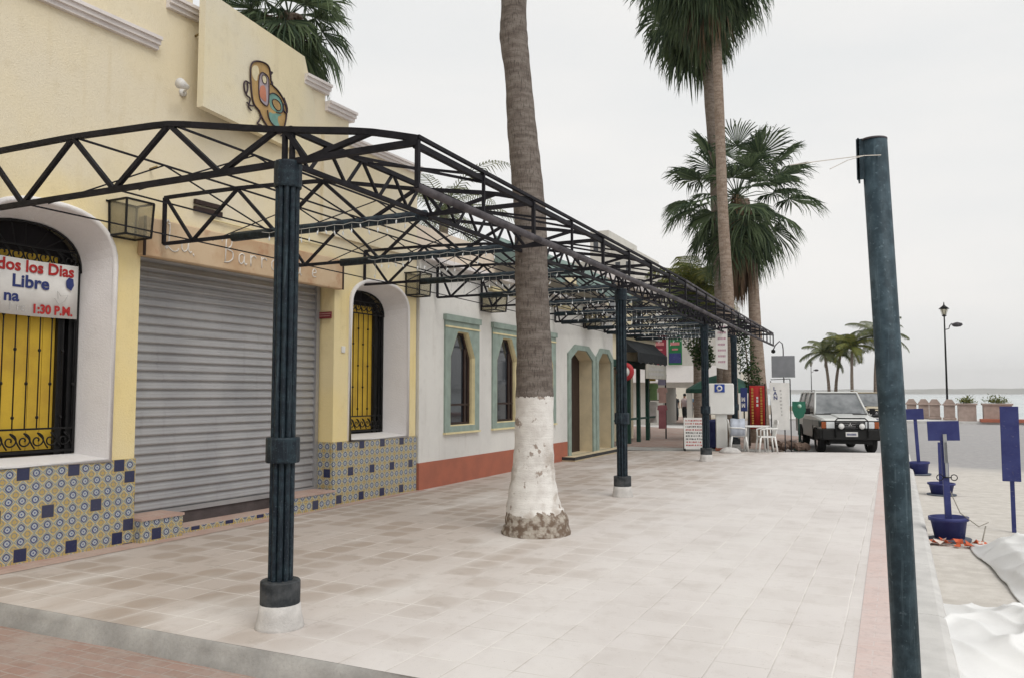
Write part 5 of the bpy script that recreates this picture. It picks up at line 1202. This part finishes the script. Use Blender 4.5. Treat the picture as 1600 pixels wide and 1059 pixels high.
q=MB(); q.rbox((-.33,-.015,.66),(-.12,.015,1.63),.006); q.build('panel',BLUEP,BP)
q=MB(); 
for x in (-.22,): q.bar((x,.045,0),(x,.045,1.6),.05)
q.build('posts',BLUEP,BP)
# orange scraps
rg=random.Random(12)
def scrap(i):
    q=MB(); n=6; w_=rg.uniform(.05,.10); l=rg.uniform(.1,.26); vs=[]
    for k in range(n+1): t=k/n; vs+= [(l*(t-.5),-w_/2+rg.uniform(-.015,.015),.015+abs(rg.gauss(0,.03))),(l*(t-.5),w_/2+rg.uniform(-.015,.015),.01+abs(rg.gauss(0,.03)))]
    q.add(vs,[(2*k,2*k+1,2*k+3,2*k+2) for k in range(n)])
    o=q.build('plastic_scrap',mat('orange_plastic',(.62,.13,.05,1),.3,9,.5,bmp=0) if i%4 else mat('pale_plastic',(.7,.62,.56,1),.2,9,.5,bmp=0)); s=o.modifiers.new('s','SOLIDIFY'); s.thickness=.003; return o
for i in range(13):
    o=scrap(i); o.location=(rg.uniform(.32,.88),10.95+rg.uniform(-.10,.12),ZR+.004) if i<11 else (rg.uniform(.9,1.05),10.8,ZR+.004); o.rotation_euler=(0,0,rg.uniform(0,3.1)); tag(o,'scrap of torn plastic sheeting lying by the nearest blue pot','scrap','torn plastic scraps around the pot')
# plastic / cloth sheets thrown over building material
def sheetmesh(name,corners,nx,ny,hf,label,m,seed):
    q=MB(); vs=[]
    for j in range(ny+1):
        for i in range(nx+1):
            u,v=i/nx,j/ny
            a=Vector(corners[0]).lerp(Vector(corners[1]),u); b=Vector(corners[3]).lerp(Vector(corners[2]),u); p=a.lerp(b,v)
            ed=min(u,1-u,v,1-v); jit=.09*(1-min(ed*6,1))
            p=p+Vector((mnoise.noise(Vector((u*3,v*3,seed)))*jit*2,mnoise.noise(Vector((u*3,v*3,seed+9)))*jit*2))
            h=hf(u,v)*min(1,ed*7+.08)
            P3=Vector((u*2.2+seed,v*1.8,1.7)); wv=mnoise.noise(P3)*.9
            def rg_(fx_,fy_,ph): 
                q_=u*fx_+v*fy_+wv*1.5+mnoise.noise(Vector((u*4,v*4,ph)))*.35; return 1-abs((q_%1)*2-1)
            h+= (.06*rg_(1.6,1.1,seed)**3+.045*rg_(-2.2,1.9,seed+4)**4+.02*rg_(4.5,5.3,seed+7)**3-.03)*min(1,ed*6+.2)
            vs.append((p.x,p.y,max(ZR+.006,ZR+.01+max(h,0))))
    q.add(vs,[(j*(nx+1)+i,j*(nx+1)+i+1,(j+1)*(nx+1)+i+1,(j+1)*(nx+1)+i) for j in range(ny) for i in range(nx)],True)
    o=q.build(name,m); s=o.modifiers.new('s','SOLIDIFY'); s.thickness=.004; return tag(o,label,'plastic sheet','white sheets thrown down at the roadside')
SHEETM=mat('white_plastic_sheet',(.76,.76,.755,1),.06,2.5,.4,bmp=.006,spec=.5,fine=22)
sheetmesh('plastic_sheet',[(.03,5.9),(1.7,5.75),(1.75,7.75),(.05,7.9)],110,110,lambda u,v:.07+.09*math.sin(math.pi*min(1,u*1.1))*math.sin(math.pi*min(1,v*1.15)),'crumpled white plastic sheet in bottom right corner, half over the kerb',SHEETM,3)
sheetmesh('plastic_sheet',[(.95,8.0),(2.4,7.4),(2.6,11.2),(.72,11.0)],110,110,lambda u,v:.38*math.sin(math.pi*(.12+.78*u))*math.sin(math.pi*(.1+.8*v)),'white plastic sheet draped over a mound beside the nearest blue pot',SHEETM,8)
# lamp posts
def lamppost(s=1):
    t=empty('street_lamp')
    q=MB(); q.lathe([(.22,0),(.22,.1),(.12,.3),(.09,.9),(.07,1.0),(.055,5),(.045,7.0)],n=14); q.build('pole',BLACK,t)
    q=MB(); q.lathe([(.06,6.98),(.16,7.06),(.05,7.14)],n=12); q.lathe([(.34,7.52),(.10,7.72),(.05,7.78),(.02,7.98)],n=12); 
    for k in range(6): a=2*math.pi*k/6; q.bar((.13*math.cos(a),.13*math.sin(a),7.1),(.26*math.cos(a),.26*math.sin(a),7.53),.018)
    q.build('lantern',BLACK,t)
    q=MB(); q.lathe([(.1,7.1),(.22,7.5)],n=12); q.build('lantern_glass',FROST,t)
    q=MB(); q.tube([(0,0,6.1),(.25,0,6.15),(.3,0,6.35),(.42,0,6.5),(.5,0,6.42)],.03,6); q.build('arm',BLACK,t)
    q=MB(); q.lathe([(.05,.16),(.3,.08),(.34,-.04),(.2,-.14),(.05,-.16)],(.75,0,6.42),14); q.build('arm_lamp',DUSTY,t)
    return t
LGp='street lamps along the sea front'
s1=lamppost(); s1.location=(3.12,62,ZR); tag(s1,'tall black street lamp with side arm standing against the sea','street lamp',LGp)
s2=copy_tree(s1); s2.location=(-7.2,81,ZR); s2.scale=(.62,.62,.62); s2['label']='small far street lamp left of the coconut palms'
# sea-front pedestals and planters
PKS=mat('pink_stucco_pedestal',(.42,.33,.29,1),.2,4,.9,bmp=.006)
pedM=None
for i,u in enumerate((1398,1422,1441,1458,1481)):
    y=62-i*1.2; d_=(u-800)/1257; a=math.atan(d_)-R(25.466); rr=y/math.cos(a); x=rr*math.sin(a); x=y*math.tan(a)
    if pedM is None:
        q=MB(); q.rbox((-.36,-.36,0),(.36,.36,.16),.04); q.rbox((-.3,-.3,.16),(.3,.3,.9),.03); q.rbox((-.38,-.38,.9),(.38,.38,.98),.02); q.prism([(-.34,.98),(.34,.98),(.14,1.28),(-.14,1.28)],lambda u_,v,d:(u_,d,v),-.3,.3); pedM=q.build('pedestal',PKS,loc=(x,y,0)); tag(pedM,'x','pedestal','pink pedestals along the sea wall'); o=pedM
    else: o=pedM.copy(); COL.objects.link(o); o.location=(x,y,0)
    o['label']=['leftmost pink sea wall pedestal, close beside the leaning pole','second pink sea wall pedestal from the leaning pole','middle pink sea wall pedestal of the five','fourth pink sea wall pedestal from the leaning pole','pink sea wall pedestal at the foot of the tall street lamp'][i]
def planter(w_,x,y,label,seed):
    t=empty('planter',(x,y,0),R(2),label,'planter','square planters on the sea front')
    q=MB(); q.rbox((-w_/2,-.28,-.02),(w_/2,.28,.98),.03); q.build('box',PKS,t)
    q=MB(); q.rbox((-w_/2-.06,-.34,.95),(w_/2+.06,.34,1.06),.02); q.build('rim',PKS,t)
    rg=random.Random(seed); q=MB()
    for i in range(400):
        p=Vector((rg.gauss(0,w_*.2),rg.gauss(0,.2),1.06+abs(rg.gauss(0,.16)))); a=Vector((rg.uniform(-1,1),rg.uniform(-1,1),rg.uniform(0,1)))*.16; c=Vector((rg.uniform(-1,1),rg.uniform(-1,1),0))*.05
        q.add([p-c,p+c,p+a],[(0,1,2)])
    q.build('plant',LEAFY,t)
planter(.95,3.80,55.4,'square pink planter with dry plant, just right of the street lamp',1); planter(1.45,5.35,55.2,'wider pink planter with bushy plant near the right edge',2)
q=MB(); q.prism([(4.4,54.0),(30,53.4),(30,54.3),(4.4,54.9)],lambda u,v,d:(u,v,d),-.02,.16); struct(q,'promenade_step',TERRA)
# people far off under the arcade
def person(loc,rz,shirt,pants,label,h=1.7):
    t=empty('person',loc,rz,label,'person'); s=h/1.7
    vs=[(0,0,.93),(0,0,1.12),(0,0,1.36),(0,0,1.46),(0,-.01,1.56),(0,-.01,1.66),(.17,0,1.38),(.23,.02,1.12),(.22,-.08,.9),(.22,-.12,.83),(-.17,0,1.38),(-.23,.02,1.12),(-.22,-.05,.9),(-.22,-.09,.83),(.10,0,.86),(.12,-.05,.48),(.12,.04,.08),(.12,-.12,.03),(-.10,0,.86),(-.11,.03,.48),(-.12,.1,.08),(-.12,-.05,.03)]
    es=[(0,1),(1,2),(2,3),(3,4),(4,5),(2,6),(6,7),(7,8),(8,9),(2,10),(10,11),(11,12),(12,13),(0,14),(14,15),(15,16),(16,17),(0,18),(18,19),(19,20),(20,21)]
    rad=[.14,.13,.15,.06,.085,.08,.065,.048,.035,.04,.065,.048,.035,.04,.1,.07,.045,.04,.1,.07,.045,.04]
    me=bpy.data.meshes.new('body'); me.from_pydata([tuple(c*s for c in v) for v in vs],es,[]); o=bpy.data.objects.new('body',me); COL.objects.link(o); o.parent=t
    me.materials.append(mat('skin',(.36,.2,.13,1),.1,9,.6,bmp=0)); md=o.modifiers.new('s','SKIN'); ss=o.modifiers.new('u','SUBSURF'); ss.levels=1; ss.render_levels=2
    for v,r_ in zip(me.skin_vertices[0].data,rad): v.radius=(r_*s,r_*s*.85)
    me.skin_vertices[0].data[0].use_root=True
    q=MB(); q.lathe([(.15*s,.86*s),(.165*s,1.0*s),(.17*s,1.2*s),(.19*s,1.36*s),(.1*s,1.45*s)],n=14,cap=False); 
    for x in (-1,1): q.tube([(x*.14*s,0,1.40*s),(x*.215*s,.01,1.2*s)],[.08*s,.07*s],8)
    q.build('shirt',shirt,t)
    q=MB(); q.lathe([(.13*s,.80*s),(.165*s,.9*s),(.15*s,.98*s)],n=12,cap=False)
    q.tube([(.09*s,0,.86*s),(.12*s,-.05*s,.48*s),(.12*s,.035*s,.12*s)],[.11*s,.085*s,.065*s],8); q.tube([(-.09*s,0,.86*s),(-.11*s,.03*s,.48*s),(-.12*s,.095*s,.12*s)],[.11*s,.085*s,.065*s],8); q.build('trousers',pants,t)
    q=MB(); q.lathe([(.088*s,1.58*s),(.1*s,1.64*s),(.09*s,1.71*s),(.04*s,1.75*s)],(0,.01,0),12); q.build('hair',BLACK,t)
    return t
dk=mat('dark_cloth',(.03,.035,.04,1),.2,9,.9); bl=mat('blue_cloth',(.05,.2,.35,1),.2,9,.9); pk=mat('pale_pink_cloth',(.5,.4,.4,1),.2,9,.9)
person((-12.25,49,-.1),R(30),dk,dk,'person in dark shirt and trousers standing under the far arcade'); person((-11.9,50,-.1),R(-20),pk,dk,'person in pale pink shirt standing under the far arcade'); person((-11.45,49.6,-.1),R(160),bl,dk,'person in bright blue shirt under the far arcade, right of the others')
# ================================================================ AIR
q=MB(); q.box((-3900,-580,-8),(3900,5600,130)); hz=q.build('haze',None) if 0 else None
me=bpy.data.meshes.new('haze'); me.from_pydata(q.v,[],q.f); hz=bpy.data.objects.new('haze',me); COL.objects.link(hz); hz['kind']='stuff'
hm=bpy.data.materials.new('haze_air'); hm.use_nodes=True; t=hm.node_tree; t.nodes.clear(); pv=t.nodes.new('ShaderNodeVolumePrincipled'); mo=t.nodes.new('ShaderNodeOutputMaterial'); t.links.new(pv.outputs[0],mo.inputs['Volume'])
pv.inputs['Density'].default_value=.00016; pv.inputs['Color'].default_value=(1,1,1,1); pv.inputs['Anisotropy'].default_value=.1
me.materials.append(hm)
